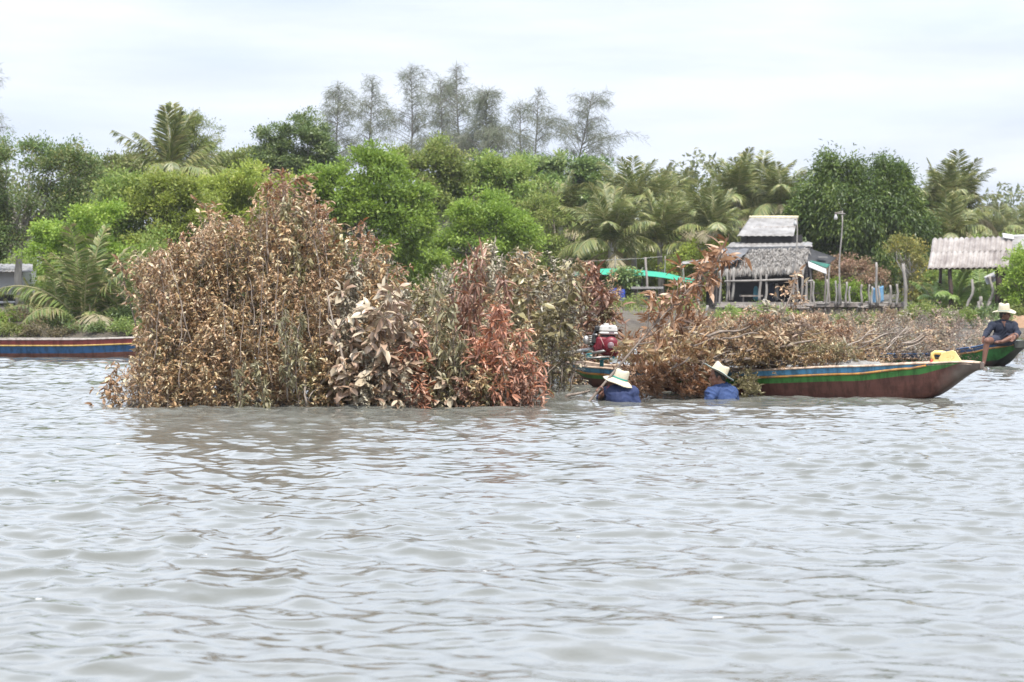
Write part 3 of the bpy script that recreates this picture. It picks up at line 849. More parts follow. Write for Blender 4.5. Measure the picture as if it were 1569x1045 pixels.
UN = [(830, 420, 60, 40, 101), (905, 440, 50, 26, 104), (1100, 440, 50, 34, 104), (1150, 420, 60, 50, 106), (1215, 430, 50, 50, 106), (1080, 400, 50, 40, 108), (1010, 400, 50, 40, 109), (1430, 425, 50, 40, 103), (1490, 420, 50, 40, 106), (1550, 425, 50, 40, 108), (960, 400, 50, 40, 110), (880, 390, 50, 40, 111), (1180, 380, 60, 40, 118), (1500, 390, 60, 26, 122), (1560, 392, 50, 24, 126)]
UL = ["left of the net", "behind the blue barrels", "left of the hut posts", "behind the hut", "between hut and weeping tree", "left of the hut roof", "behind the right end of the net", "left below the grey roof", "below the middle of the grey roof", "below the right end of the grey roof", "behind the middle of the net", "behind the left end of the net", "behind the upper hut roof", "beyond the grey roof", "beyond the shed at the right edge"]
for (px, py, rx, ry, Y), w in zip(UN, UL):
    tree("undergrowth_bush", "olive undergrowth bush in shade under the palms " + w, Y, [(px, py, rx, ry), (px - rx * .6, py + 12, rx * .6, ry * .7), (px + rx * .6, py + 10, rx * .6, ry * .7)], rnd.choice([G_OLIVE, G_MID, G_MID]), .22, .42, 230, .5, .1, cat="bush", group="undergrowth below the palms", trunk_r=.06)
LN = [(20, 430, 60, 40, 92), (110, 440, 60, 40, 90), (200, 430, 60, 50, 88), (300, 430, 70, 50, 90), (400, 430, 70, 50, 92), (500, 430, 70, 50, 94), (600, 440, 70, 50, 92), (700, 440, 60, 40, 96)]
LW = ["at the far left behind the white shed", "right of the white shed", "behind the nipa palms", "behind the left end of the brush pile", "behind the peak of the brush pile", "below the lime tree", "between lime tree and bright bush", "below the bright bush"]
for (px, py, rx, ry, Y), w in zip(LN, LW):
    tree("undergrowth_bush", "dark undergrowth bush in shade " + w, Y, [(px, py, rx, ry), (px - rx * .6, py + 12, rx * .6, ry * .7), (px + rx * .6, py + 10, rx * .6, ry * .7)], G_MID, .2, .45, 240, .5, .1, cat="bush", group="undergrowth below the left trees", trunk_r=.06)

for i, (px, py, rx, ry, Y, m, lb) in enumerate([(1415, 478, 26, 12, 77, G_OLIVE, "low weedy bush beside the end of the jetty"), (1465, 484, 30, 12, 76, G_MID, "low bush at the foot of the young fan palm"), (1520, 484, 30, 12, 76.5, G_DARK, "low dark bush left of the seated man"), (1556, 478, 18, 10, 79, G_OLIVE, "weedy bush in front of the dirt mound"),
     (1240, 490, 26, 10, 80, G_RUSSET, "reddish weeds under the left half of the jetty"), (1310, 490, 40, 9, 80, G_OLIVE, "dull weeds under the middle of the jetty"), (1370, 488, 26, 10, 79, G_RUSSET, "reddish weeds under the right end of the jetty"),
     (40, 497, 44, 16, 66, G_OLIVE, "weedy bush above the striped boat at the far left"), (110, 500, 44, 16, 65.5, G_DARK, "dark weeds right above the middle of the striped boat"), (175, 498, 44, 18, 65.6, G_DARK, "dark weeds above the right end of the striped boat"), (215, 488, 34, 26, 66, G_DARK, "dark bush behind the left edge of the pile"),
     (10, 506, 34, 9, 63.8, G_OLIVE, "low weeds at the waterline at the far left"), (75, 507, 34, 9, 63.6, G_NIPA2, "rusty low weeds right above the striped boat"), (140, 506, 34, 10, 63.7, G_DARK, "dark low weeds at the waterline below the nipa clump"), (195, 504, 30, 12, 63.8, G_MID, "low weeds at the waterline beside the brush pile"),
     (945, 496, 22, 12, 67.5, G_NIPA2, "dry weeds on the bank above the boat engine"), (985, 502, 26, 12, 66.5, G_OLIVE, "dull weeds on the bank right of the boat engine"), (1025, 496, 26, 14, 67, G_NIPA2, "dry brown weeds on the bank behind the held branch"), (1065, 502, 24, 12, 66.4, G_OLIVE, "dull weeds on the bank before the conical bush"),
     (1120, 478, 20, 8, 83, G_MID, "green weeds under the left end of the hut floor"), (1205, 480, 22, 8, 82, G_BRIGHT, "bright weeds under the right end of the hut floor"),
     (985, 466, 30, 10, 72, G_OLIVE, "low weeds on the bank top below the table"), (1030, 466, 26, 10, 72, G_MID, "low green weeds on the bank top right of the table"), (950, 467, 18, 10, 71, G_MID, "low green weeds on the bank below the blue barrels")]):
    tree("weed_bush", lb, Y, [(px, py, rx, ry), (px - rx * .7, py + 2, rx * .5, ry * .7), (px + rx * .7, py + 3, rx * .5, ry * .7)], m, .13, .4, 300, .2, .1, cat="bush", trunk_r=.02, limbs=5)
for i, (px, py, n, s, lb) in enumerate([(60, 512, 10, 1.9, "small nipa palm at the left above the striped boat"), (150, 490, 12, 2.9, "nipa palm with tall upright fronds behind the clump"), (20, 508, 8, 1.3, "stunted nipa palm near the left edge of the photo")]):
    palm("nipa_palm", lb, 68 + i, px, py, n, s, NIPA_F, 90 + i, trunk=False, dry=2)

# a far wood that only shows as one dull band behind everything
def far_wood():
    P = []
    for i in range(160):
        x = RN.uniform(-75, 75); y = RN.uniform(165, 215); r = RN.uniform(2.2, 4.2); h = 1.2 + r * RN.uniform(.9, 1.5)
        m = int(r * r * 70)
        d = nrm(RN.normal(0, 1, (m, 3))) * RN.uniform(.5, 1, (m, 1)) ** .33
        P.append(np.array([x, y, h]) + d * np.array([r, r, h * .95]) + RN.normal(0, .25, (m, 3)))
    P = np.concatenate(P); n = len(P)
    V, q = diamonds(P, RN.normal(0, 1, (n, 3)), nrm(RN.normal(0, .5, (n, 3)) + np.array([0, 0, 1.])), RN.uniform(.35, .8, n), RN.uniform(.2, .4, n), .2)
    tag(link("far_wood", mesh_np("far_wood", V, q, None, G_GREY)), "dull green wood far behind the palms", "wood", None, "stuff")
far_wood()
# ------------------------------------------------------------------ cut branches
STEM = pmat("branch_bark", [(0.10, 0.075, 0.06), (0.2, 0.16, 0.13), (0.32, 0.27, 0.23)], 8, .85, .5, (1, 1, .3))
STEMP = pmat("pale_stick", [(0.26, 0.21, 0.17), (0.4, 0.34, 0.29)], 8, .85, .4, (1, 1, .3))
L_TAN = leafmat("dead_leaf_tan", [(0.210, 0.120, 0.058), (0.346, 0.210, 0.106), (0.482, 0.318, 0.174), (0.371, 0.270, 0.127), (0.680, 0.588, 0.380)], .36, .22, .6, None, .15)
L_PINK = leafmat("dead_leaf_pinkish", [(0.229, 0.130, 0.068), (0.371, 0.228, 0.125), (0.507, 0.342, 0.201), (0.680, 0.588, 0.391)], .36, .22, .6, None, .15)
L_OLIVE = leafmat("dead_leaf_olive", [(0.148, 0.121, 0.056), (0.230, 0.199, 0.092), (0.325, 0.284, 0.138), (0.461, 0.400, 0.234)], .36, .22, .6, None, .15)
L_BIG = leafmat("dead_leaf_big", [(0.229, 0.150, 0.103), (0.346, 0.235, 0.163), (0.450, 0.320, 0.228), (0.428, 0.364, 0.252), (0.587, 0.464, 0.342)], .34, .18, .65, None, .1)
L_RUST = leafmat("dead_leaf_rust", [(0.241, 0.101, 0.059), (0.375, 0.169, 0.099), (0.511, 0.248, 0.154), (0.570, 0.353, 0.245)], .42, .25, .6, (1.2, .85, .6), .1)
L_DKRED = leafmat("dead_leaf_dark_red", [(0.154, 0.077, 0.052), (0.246, 0.128, 0.084), (0.366, 0.222, 0.150)], .42, .2, .6, (1.2, .85, .6), .1)
L_GREEN = leafmat("wilted_leaf_green", [(0.125, 0.112, 0.05), (0.18, 0.162, 0.08), (0.25, 0.222, 0.12), (0.34, 0.3, 0.19)], .4, .22, .6, None, .12)
L_GREY = leafmat("dead_leaf_grey", [(0.158, 0.131, 0.089), (0.249, 0.215, 0.149), (0.363, 0.322, 0.229), (0.514, 0.475, 0.352)], .5, .2, .6, None, .12)
L_ORNG = leafmat("dead_leaf_orange_brown", [(0.16, 0.086, 0.046), (0.26, 0.15, 0.08), (0.37, 0.22, 0.13), (0.5, 0.36, 0.25)], .4, .25, .6, (1.2, .85, .6), .12)
L_TWIG = leafmat("twig_brush_leaf", [(0.13, 0.085, 0.06), (0.2, 0.14, 0.105), (0.3, 0.22, 0.165), (0.42, 0.34, 0.27)], .6, .15, .4, None, .12)

def branch_mesh(seed, H=2.2, twigs=17, per=16, L=.1, W=.036, spread=.5, elev=50, hang=.5, curl=1.2, start=.1, stem_r=.016, bend=.12, ll=.42, leaf_up=0.0, topbias=1.0, fold=.35):
    rg = np.random.default_rng(seed)
    mb = MB()
    ph = rg.uniform(0, 6.28, 4)
    def stem(t): return Vector((bend * math.sin(2.3 * t + ph[0]) * t, bend * math.sin(2.9 * t + ph[1]) * t, -.25 + (H + .25) * t))
    ns = 12
    mb.tube([stem(i / ns) for i in range(ns + 1)], [stem_r * (1 - .8 * i / ns) for i in range(ns + 1)], 6)
    P, D, U, LL, CU = [], [], [], [], []
    def leaf(p, d, out):
        s = rg.uniform(.5, 1.25) if rg.uniform() < .8 else rg.uniform(1.2, 1.8)
        dd = Vector(d) + Vector(out) * .55 + Vector((0, 0, -hang * rg.uniform(.2, 1.5) + leaf_up)) + Vector(rg.normal(0, .33, 3))
        P.append(p); D.append(dd); U.append(Vector((0, 0, 1)) + Vector(rg.normal(0, .5, 3))); LL.append(L * s); CU.append(curl * rg.uniform(.1, 1.6))
    for i in range(twigs):
        t = start + (1 - start) * ((i + rg.uniform()) / twigs) ** topbias
        s0 = stem(t); a = i * 2.4 + rg.uniform(-.6, .6)
        el = math.radians(elev + rg.uniform(-22, 18))
        ln = spread * rg.uniform(.5, 1.15) * (1 - .55 * max(0, t - .3) / .7)
        d = Vector((math.cos(a) * math.cos(el), math.sin(a) * math.cos(el), math.sin(el)))
        pts = [s0]
        for k in range(1, 5):
            dd = (d + Vector((0, 0, .12 * k)) + Vector(rg.normal(0, .12, 3))).normalized()
            pts.append(pts[-1] + dd * ln / 4)
        mb.tube(pts, [stem_r * .45, stem_r * .38, stem_r * .3, stem_r * .22, stem_r * .12], 4, False)
        m = int(per * rg.uniform(.7, 1.3))
        for j in range(m):
            tt = rg.uniform(.15, 1.0); f = tt * 4; k = min(3, int(f)); p = pts[k].lerp(pts[k + 1], f - k)
            tg = (pts[k + 1] - pts[k]).normalized()
            b = rg.uniform(0, 6.28); x = tg.orthogonal().normalized(); y = tg.cross(x)
            leaf(p, tg * .45, x * math.cos(b) + y * math.sin(b))
        for j in range(4):
            leaf(pts[-1], d * .8, Vector(rg.normal(0, .6, 3)))
    for j in range(10):
        leaf(stem(rg.uniform(.9, 1)), (0, 0, .8), Vector(rg.normal(0, .7, 3)))
    LL = np.array(LL)
    V, q, t = leaves(np.array(P), np.array(D), np.array(U), LL, LL * (W / L) * rg.uniform(.75, 1.2, len(LL)), np.array(CU), fold)
    return mb.mesh("branch_stem", STEM), V, q, t

class BSet:
    """stem meshes and leaf geometry of one sort; leaf meshes made per material"""
    def __init__(s, n, **kw): s.raw = [branch_mesh(900 + i * 13 + len(kw) * 101 + int(kw.get('L', .1) * 1000), **kw) for i in range(n)]; s.H = kw.get('H', 2.2); s.c = {}
    def get(s, i, mat):
        i %= len(s.raw); k = (i, mat.name)
        if k not in s.c: s.c[k] = mesh_np("branch_leaves", *s.raw[i][1:], mat)
        return s.raw[i][0], s.c[k]
B_UP = BSet(7, H=2.3, twigs=30, per=25, L=.086, W=.0235, spread=.5, curl=1.8, hang=.35, start=.03, topbias=.85)
B_BIG = BSet(4, H=1.7, twigs=15, per=8, L=.175, W=.068, spread=.42, curl=.75, hang=.6, elev=35, bend=.2)
B_NARROW = BSet(4, H=1.5, twigs=19, per=15, L=.15, W=.032, spread=.42, curl=.8, hang=.55, elev=32, bend=.22)
B_WILT = BSet(3, H=1.5, twigs=17, per=15, L=.14, W=.03, spread=.36, curl=1.7, hang=1.0, elev=40)
B_FINE = BSet(4, H=1.9, twigs=28, per=15, L=.062, W=.02, spread=.5, curl=1.0, hang=.2, elev=48, stem_r=.012)
B_TWIG = BSet(4, H=1.7, twigs=34, per=8, L=.06, W=.02, spread=.5, curl=1.0, hang=.15, elev=45, stem_r=.011)
B_FEW = BSet(3, H=1.5, twigs=8, per=7, L=.11, W=.036, spread=.45, curl=1.0, hang=.4, elev=45, start=.35)

def stick(label, p0, p1, r0, r1, mat=STEMP, wob=.02, name="bare_stick", k=8, forks=()):
    p0, p1 = Vector(p0), Vector(p1)
    d = (p1 - p0); o = d.orthogonal().normalized(); o2 = d.normalized().cross(o)
    n = 9; ph = rnd.uniform(0, 6)
    pts = [p0.lerp(p1, i / n) + o * wob * math.sin(i * 1.1 + ph) + o2 * wob * math.cos(i * .8 + ph) - p0 for i in range(n + 1)]
    mb = MB(); mb.tube(pts, [r0 + (r1 - r0) * i / n for i in range(n + 1)], k)
    for f, off, r in forks:
        b = pts[int(f * n)]; off = Vector(off)
        mb.tube([b, b + off * .5 + Vector((0, 0, .02)), b + off], [r, r * .7, r * .3], 5)
    e = link(name, mb.mesh(name, mat)); e.location = p0
    return tag(e, label, "stick")
NB = [0]
def branch(bs, mat, p, h, label, group, rz=None, lean=(0, 0), axis=None, name="leafy_branch", s=None):
    """stand (or lay along axis) one cut branch"""
    st, lf = bs.get(NB[0] * 5 + int(abs(p[0]) * 10), mat); NB[0] += 1
    k = h / bs.H
    if axis is None and k < .6:      # its foot stands deeper under water
        p = (p[0], p[1], p[2] - (.6 * bs.H - h)); k = .6
    e = empty(name, p, 0, label, "branch", group)
    e.rotation_mode = 'QUATERNION'
    ax = Vector(axis).normalized() if axis is not None else Vector((lean[0], lean[1], 1)).normalized()
    rz = rnd.uniform(0, 6.28) if rz is None else rz
    e.rotation_quaternion = Vector((0, 0, 1)).rotation_difference(ax) @ Matrix.Rotation(rz, 3, 'Z').to_quaternion()
    w = s if s is not None else min(1.25, max(.75, k ** .5))
    w = min(w, (1.6 if axis is None else 2.4) * k)
    e.scale = (w, w, k)
    link("stem", st, e); link("leaves", lf, e)
    return e

def prof(pts, x):
    for (a, b), (c, d) in zip(pts, pts[1:]):
        if a <= x <= c: return b + (d - b) * (x - a) / (c - a)
    return pts[0][1] if x < pts[0][0] else pts[-1][1]

TOP = [(195, 400), (215, 384), (245, 374), (285, 356), (318, 336), (350, 354), (380, 334), (408, 300), (436, 282), (462, 292), (490, 312), (540, 352), (580, 382), (610, 398), (640, 418), (665, 434), (720, 455), (770, 474), (815, 505)]
def ztop(py, Y): return H + (453.0 - py) / F * Y

zones = [(160, 330, "upright pinkish brown branch in the left third of the big brush pile", "branches in the left third of the big pile", [L_PINK, L_TAN, L_PINK, L_TAN, L_OLIVE]),
         (330, 520, "upright tan and brown branch in the tall middle of the big brush pile", "branches in the tall middle of the big pile", [L_TAN, L_PINK, L_TAN, L_PINK, L_OLIVE, L_TAN]),
         (520, 680, "brown olive branch in the sloping right part of the big brush pile", "branches in the sloping right part of the big pile", [L_TAN, L_OLIVE, L_PINK, L_GREY]),
         (680, 830, "dull brown branch standing in the low right end of the big brush pile", "branches in the low right end of the big pile", [L_OLIVE, L_DKRED, L_TAN])]
rp = random.Random(3)
# rows from back to front; the front rows are lower so that the pile slopes to the water
for row, (Y, n, f0, f1) in enumerate([(26.3, 24, .93, 1.0), (25.7, 24, .86, 1.0), (25.1, 26, .72, .98), (24.6, 26, .55, .86), (24.2, 26, .38, .66), (23.9, 26, .25, .5), (23.75, 20, .14, .3)]):
    for i in range(n):
        px = 228 + (800 - 228) * (i + rp.uniform(.05, .95)) / n
        zt = ztop(prof(TOP, px), Y)
        h = zt * rp.uniform(f0, f1) * .97
        if h < .3: continue
        x = (px - CX) / F * Y
        z = next(q for q in zones if q[0] <= px < q[1])
        lx = -.12 if px < 270 else (.08 if px > 760 else rp.uniform(-.1, .1))
        bs = B_UP if rp.random() < .8 else B_FINE
        branch(bs, rp.choice(z[4]), (x - lx * h * .6, Y + rp.uniform(-.2, .2), -.05), h, z[2], z[3], lean=(lx + rp.uniform(-.05, .05), rp.uniform(-.12, .05)))
def spot(bs, mat, px, py, Y, toppy, label, group=None, lean=(0, -.1), s=None, rz=None):
    x = (px - CX) / F * Y
    zb = ztop(py, Y)
    return branch(bs, mat, (x, Y, zb), ztop(toppy, Y) - zb, label, group, lean=lean, s=s, rz=rz)
for i in range(16):
    px = 226 + 66 * (i + rp.random()) / 16; Y = rp.uniform(24.2, 26.2); zt = ztop(prof(TOP, px), Y); x = (px - CX) / F * Y
    branch(B_UP, rp.choice([L_PINK, L_TAN, L_PINK]), (x, Y, -.05), zt * rp.uniform(.8, 1.0), zones[0][2], zones[0][3], lean=(rp.uniform(-.04, .03), rp.uniform(-.1, .05)), s=.85)
for i in range(34):
    px = rp.uniform(228, 650); Y = rp.uniform(24.6, 26.2); tp = prof(TOP, px) - rp.uniform(-4, 15)
    zt = ztop(tp, Y); x = (px - CX) / F * Y; h = rp.uniform(.7, 1.1)
    branch(rp.choice([B_FEW, B_FEW, B_FINE]), rp.choice([L_PINK, L_TAN, L_ORNG]), (x, Y, zt - h), h, "wispy twig rising above the outline of the big brush pile", "wispy twigs along the top of the big pile", lean=(rp.uniform(-.2, .2), rp.uniform(-.1, .1)), s=.7, name="wispy_twig")
# the features one can point at
spot(B_BIG, L_BIG, 545, 622, 23.75, 470, "big grey leaved branch at the front centre of the pile", None, (.05, -.12), 1.05)
for px, tp, lx in [(520, 445, 0), (575, 440, .03), (610, 470, .05), (590, 535, 0), (640, 545, .05), (555, 560, -.1), (625, 500, .0), (530, 500, -.06), (660, 580, .1), (600, 588, -.1)]:
    spot(B_BIG, L_BIG, px, 620, 23.8 + rp.uniform(-.1, .15), tp, "pale grey brown branch with large drooping leaves at the front centre of the pile", "large leaved branches at the front of the pile", (lx, -.12), .8)
for px, py, tp, lx in [(745, 618, 470, .02), (775, 618, 480, .02), (800, 616, 510, .0), (760, 618, 540, -.05), (785, 618, 555, .05), (812, 612, 560, .03), (730, 612, 520, -.04)]:
    spot(B_NARROW, L_RUST, px, py, 23.95 + rp.uniform(-.1, .2), tp, "bright rust orange branch at the right front of the pile", "rust orange branches at the right front of the pile", (lx, -.08), .72)
for px, tp in [(715, 420), (735, 400), (752, 425)]:
    spot(B_NARROW, L_DKRED, px, 600, 24.9, tp, "dark red brown branch above the rust orange ones", "dark red branches above the rust orange ones", (.02, -.15), .7)
for px, py, tp, lx in [(690, 615, 470, .0), (705, 620, 520, .05), (720, 621, 560, .1), (672, 600, 440, 0)]:
    spot(B_WILT, L_GREEN, px, py, 23.9, tp, "wilted olive green branch between the grey leaves and the rust orange leaves", "wilted green branches left of the rust orange ones", (lx, -.1), .72)
for px, py, tp, s_ in [(440, 560, 480, .6), (405, 600, 550, .55), (372, 618, 560, .55), (455, 525, 478, .5)]:
    spot(B_WILT, L_GREEN, px, py, 23.6, tp, "small olive green sprig low in the front of the big pile", "green sprigs in the front of the big pile", (.0, -.2), s_)
for i in range(16):
    px = rp.uniform(215, 520); b_ = rp.uniform(500, 620); h_ = rp.uniform(60, 150)
    stick("thin dark upright stem showing through the left half of the big pile", at(px, b_, 23.7), at(px + rp.uniform(-14, 14), b_ - h_, 23.85), .0075, .003, STEM, .02).__setitem__("group", "stems showing in the big pile")
for px, py, tp in [(648, 600, 520), (660, 610, 555), (635, 590, 535)]:
    spot(B_NARROW, L_RUST, px, py, 23.85, tp, "small rust coloured sprig between big grey leaves and wilted green branch", "small rust sprigs beside the big grey leaves", (0, -.1), .75)
for px, tp, lx in [(205, 575, -.35), (195, 560, -.25), (215, 590, -.5), (188, 585, -.3), (225, 570, -.2), (208, 600, -.6)]:
    spot(B_FEW, L_PINK, px + 8, 622, 24.0 + rp.uniform(-.1, .3), tp, "thin pinkish branch leaning over the water at the left end of the pile", "thin branches at the left end of the pile", (lx, -.1), .85)
for i in range(8):
    px = rp.uniform(214, 240); tp = rp.uniform(545, 600)
    spot(rp.choice([B_FEW, B_FINE]), rp.choice([L_PINK, L_TAN]), px, 621, rp.uniform(23.9, 24.7), tp, "thin pinkish branch leaning over the water at the left end of the pile", "thin branches at the left end of the pile", (-rp.uniform(.1, .4), -.05), .5)
spot(B_FEW, L_PINK, 210, 480, 25.2, 400, "lone pinkish twig sticking out of the left edge of the pile", None, (-.12, 0), .8)
spot(B_FEW, L_TAN, 318, 400, 25.8, 312, "brown twig top standing above the left shoulder of the pile", None, (.05, 0), 1.0)
for px, tp in [(432, 262), (448, 270), (470, 276), (412, 292), (492, 300)]:
    spot(B_FEW, L_ORNG if px < 440 else L_TAN, px, 380, 25.8, tp, "curled leaf branch tip at the very peak of the pile", "branch tips at the peak of the pile", (.04, 0), 1.1)

stick("long bare grey stick slanting in front of the big grey leaves", at(543, 623, 23.62), at(502, 455, 23.75), .017, .009, STEMP, .025, forks=[(.7, (.12, -.02, .2), .007)])
stick("short pale stick low in the front of the pile", at(468, 620, 23.66), at(468, 555, 23.7), .013, .010)
stick("thin forked stick lying low against the front of the pile", at(470, 612, 23.62), at(500, 580, 23.7), .007, .004, forks=[(.4, (.15, 0, .05), .004)])
stick("dark thin stick rising in the left part of the pile", at(300, 560, 23.9), at(262, 400, 24.1), .009, .004, STEM, .02)
stick("brown upright stick near the left top of the pile", at(410, 395, 25.0), at(408, 325, 25.0), .016, .012, STEMP, .01)
stick("pale stick with twigs at the right of the peak", at(488, 370, 25.1), at(497, 330, 25.1), .012, .007, STEMP, .02, forks=[(.6, (.1, 0, .2), .005)])

# second pile, a little behind and to the right
TOP2 = [(645, 412), (690, 388), (745, 366), (780, 372), (820, 382), (860, 388), (895, 398), (925, 420), (945, 455), (955, 510)]
for row, (Y, n, f0, f1) in enumerate([(28.6, 17, .93, 1.0), (28.0, 17, .8, 1.0), (27.4, 16, .6, .9), (26.9, 11, .45, .75)]):
    Y0 = Y
    for i in range(n):
        Y = Y0
        px = 660 + (930 - 660) * (i + rp.uniform(.05, .95)) / n
        if row == 3 and px > 880: continue
        if px > 845: Y += 1.9 if row < 2 else 2.6
        h = ztop(prof(TOP2, px), Y) * rp.uniform(f0, f1) * .97
        x = (px - CX) / F * Y
        right = px > 850
        if right and rp.random() < .45: bs, mt = B_NARROW, L_DKRED
        else: bs, mt = (B_UP, B_FINE)[rp.random() < .5], rp.choice([L_GREY, L_TAN, L_PINK, L_OLIVE, L_GREY])
        branch(bs, mt, (x, Y + rp.uniform(-.2, .2), -.05), h,
               "dark reddish branch at the right end of the second brush pile near the engine" if mt is L_DKRED else ("greyish dry branch of the second brush pile left of the engine" if right else "greyish dry branch of the second brush pile behind the rust orange leaves"),
               "reddish branches of the second pile" if mt is L_DKRED else ("grey branches of the second pile near the engine" if right else "grey branches of the second pile behind the big one"), lean=(rp.uniform(-.06, .1), -.06))
for px, py, tp in [(848, 560, 440), (872, 580, 470), (835, 590, 480), (866, 560, 480), (852, 598, 520)]:
    spot(B_FINE, L_OLIVE if px < 870 else L_GREY, px, py, 26.6, tp, "olive grey branch hanging in front of the second pile left of the boat stern", "olive grey branches left of the boat stern", (.03, -.1), 1.0)
spot(B_BIG, L_OLIVE, 812, 500, 26.4, 418, "dark branch tip with a few big leaves above the rust orange leaves", None, (.03, 0), .9)
spot(B_BIG, L_OLIVE, 853, 470, 26.4, 410, "big leaved dark sprig near the top of the second pile", None, (.03, 0), .8)
stick("thick dark stem standing in the water right of the rust orange leaves", at(832, 606, 25.4), at(815, 570, 25.5), .022, .016, STEM, .01, forks=[(.5, (.25, .1, .28), .009), (.8, (-.1, 0, .3), .008)])
for i, (a, b, lb) in enumerate([((845, 600), (838, 545), "thin dark twig standing in open water"), ((858, 603), (862, 560), "thin dark twig in the water in the gap before the stern"), ((872, 598), (885, 555), "slanting thin twig in the water just left of the boat stern")]):
    stick(lb, at(*a, 25.8), at(*b, 25.8), .007, .003, STEM, .02)
stick("dark branch floating on the water left of the man with the pole", on_plane(866, 608, 0.02), on_plane(905, 598, .06), .022, .012, STEM, .012, "floating_branch", forks=[(.4, (.02, 0, .1), .006), (.7, (.1, .05, .05), .006)])
# ------------------------------------------------------------------ boats
def worn(name, c, c2, dark=(0.05, 0.035, 0.025), amt=.45, rough=.6, scale=5.0, stretch=(.35, .35, 1.6)):
    """old boat paint: faded patches, scratches down to dark wood"""
    m, nt, b = new_mat(name)
    tc = N(nt, 'ShaderNodeTexCoord'); mp = N(nt, 'ShaderNodeMapping'); mp.inputs['Scale'].default_value = stretch
    nt.links.new(tc.outputs['Object'], mp.inputs[0])
    n = N(nt, 'ShaderNodeTexNoise', Scale=scale, Detail=8.0, Roughness=.7); nt.links.new(mp.outputs[0], n.inputs['Vector'])
    r = ramp(nt, [(.3, c), (.7, c2)]); nt.links.new(n.outputs['Fac'], r.inputs[0])
    n2 = N(nt, 'ShaderNodeTexNoise', Scale=scale * 4, Detail=8.0, Roughness=.75); nt.links.new(mp.outputs[0], n2.inputs['Vector'])
    r2 = ramp(nt, [(.985 - amt, (0, 0, 0)), (1.03 - amt, (.9, .9, .9))]); nt.links.new(n2.outputs['Fac'], r2.inputs[0])
    m3 = N(nt, 'ShaderNodeMapping'); m3.inputs['Scale'].default_value = (2.6, 2.6, .35); nt.links.new(tc.outputs['Object'], m3.inputs[0])
    n3 = N(nt, 'ShaderNodeTexNoise', Scale=4.0, Detail=6.0, Roughness=.7); nt.links.new(m3.outputs[0], n3.inputs['Vector'])
    r3 = ramp(nt, [(.38, (.45, .4, .36)), (.56, (1, 1, 1)), (.7, (1.0, 1.0, 1.0)), (.8, (1.25, 1.22, 1.2))]); nt.links.new(n3.outputs['Fac'], r3.inputs[0])
    ms = N(nt, 'ShaderNodeMix', data_type='RGBA', blend_type='MULTIPLY'); ms.inputs['Factor'].default_value = .85
    nt.links.new(r.outputs[0], ms.inputs[6]); nt.links.new(r3.outputs[0], ms.inputs[7])
    mx = N(nt, 'ShaderNodeMix', data_type='RGBA'); mx.inputs[7].default_value = (*dark, 1)
    nt.links.new(r2.outputs[0], mx.inputs['Factor']); nt.links.new(ms.outputs[2], mx.inputs[6]); nt.links.new(mx.outputs[2], b.inputs['Base Color'])
    b.inputs['Roughness'].default_value = rough
    bp = N(nt, 'ShaderNodeBump', Strength=.35, Distance=.01); nt.links.new(n2.outputs['Fac'], bp.inputs['Height']); nt.links.new(bp.outputs[0], b.inputs['Normal'])
    return m
P_BROWN = worn("red_brown_hull_paint", (0.115, 0.042, 0.03), (0.17, 0.068, 0.048), (0.06, 0.04, 0.03), .38)
P_STEM = worn("bare_stem_wood", (0.115, 0.085, 0.07), (0.19, 0.15, 0.125), (0.06, 0.04, 0.03), .42)
P_GREEN = worn("green_strake_paint", (0.045, 0.19, 0.035), (0.07, 0.26, 0.055), (0.03, 0.05, 0.02), .36)
P_BLUE = worn("blue_strake_paint", (0.07, 0.25, 0.45), (0.11, 0.33, 0.52), (0.09, 0.06, 0.04), .36)
P_ORANGE = worn("orange_rail_paint", (0.5, 0.22, 0.04), (0.56, 0.32, 0.10), (0.2, 0.13, 0.1), .46)
P_GUNW = worn("bleached_gunwale", (0.5, 0.36, 0.27), (0.62, 0.5, 0.38), (0.22, 0.15, 0.12), .42)
P_NAVY = worn("navy_strake_paint", (0.035, 0.08, 0.18), (0.06, 0.12, 0.24), (0.02, 0.03, 0.05), .36)
P_DKGREEN = worn("dark_green_strake_paint", (0.035, 0.16, 0.035), (0.055, 0.22, 0.055), (0.02, 0.03, 0.02), .38)
P_BLACKST = worn("dark_stem_paint", (0.035, 0.04, 0.032), (0.06, 0.063, 0.05), (0.02, 0.02, 0.02), .4)
P_RED = worn("red_strake_paint", (0.2, 0.035, 0.035), (0.25, 0.055, 0.05), (0.12, 0.04, 0.03), .34)
P_DBLUE = worn("deep_blue_strake_paint", (0.02, 0.085, 0.20), (0.035, 0.12, 0.26), (0.02, 0.03, 0.06), .34)
P_YELL = worn("yellow_line_paint", (0.42, 0.28, 0.07), (0.48, 0.34, 0.11), (0.2, 0.13, 0.05), .36)
P_GREYW = worn("grey_gunwale_wood", (0.28, 0.25, 0.22), (0.4, 0.36, 0.33), (0.15, 0.12, 0.1), .4)
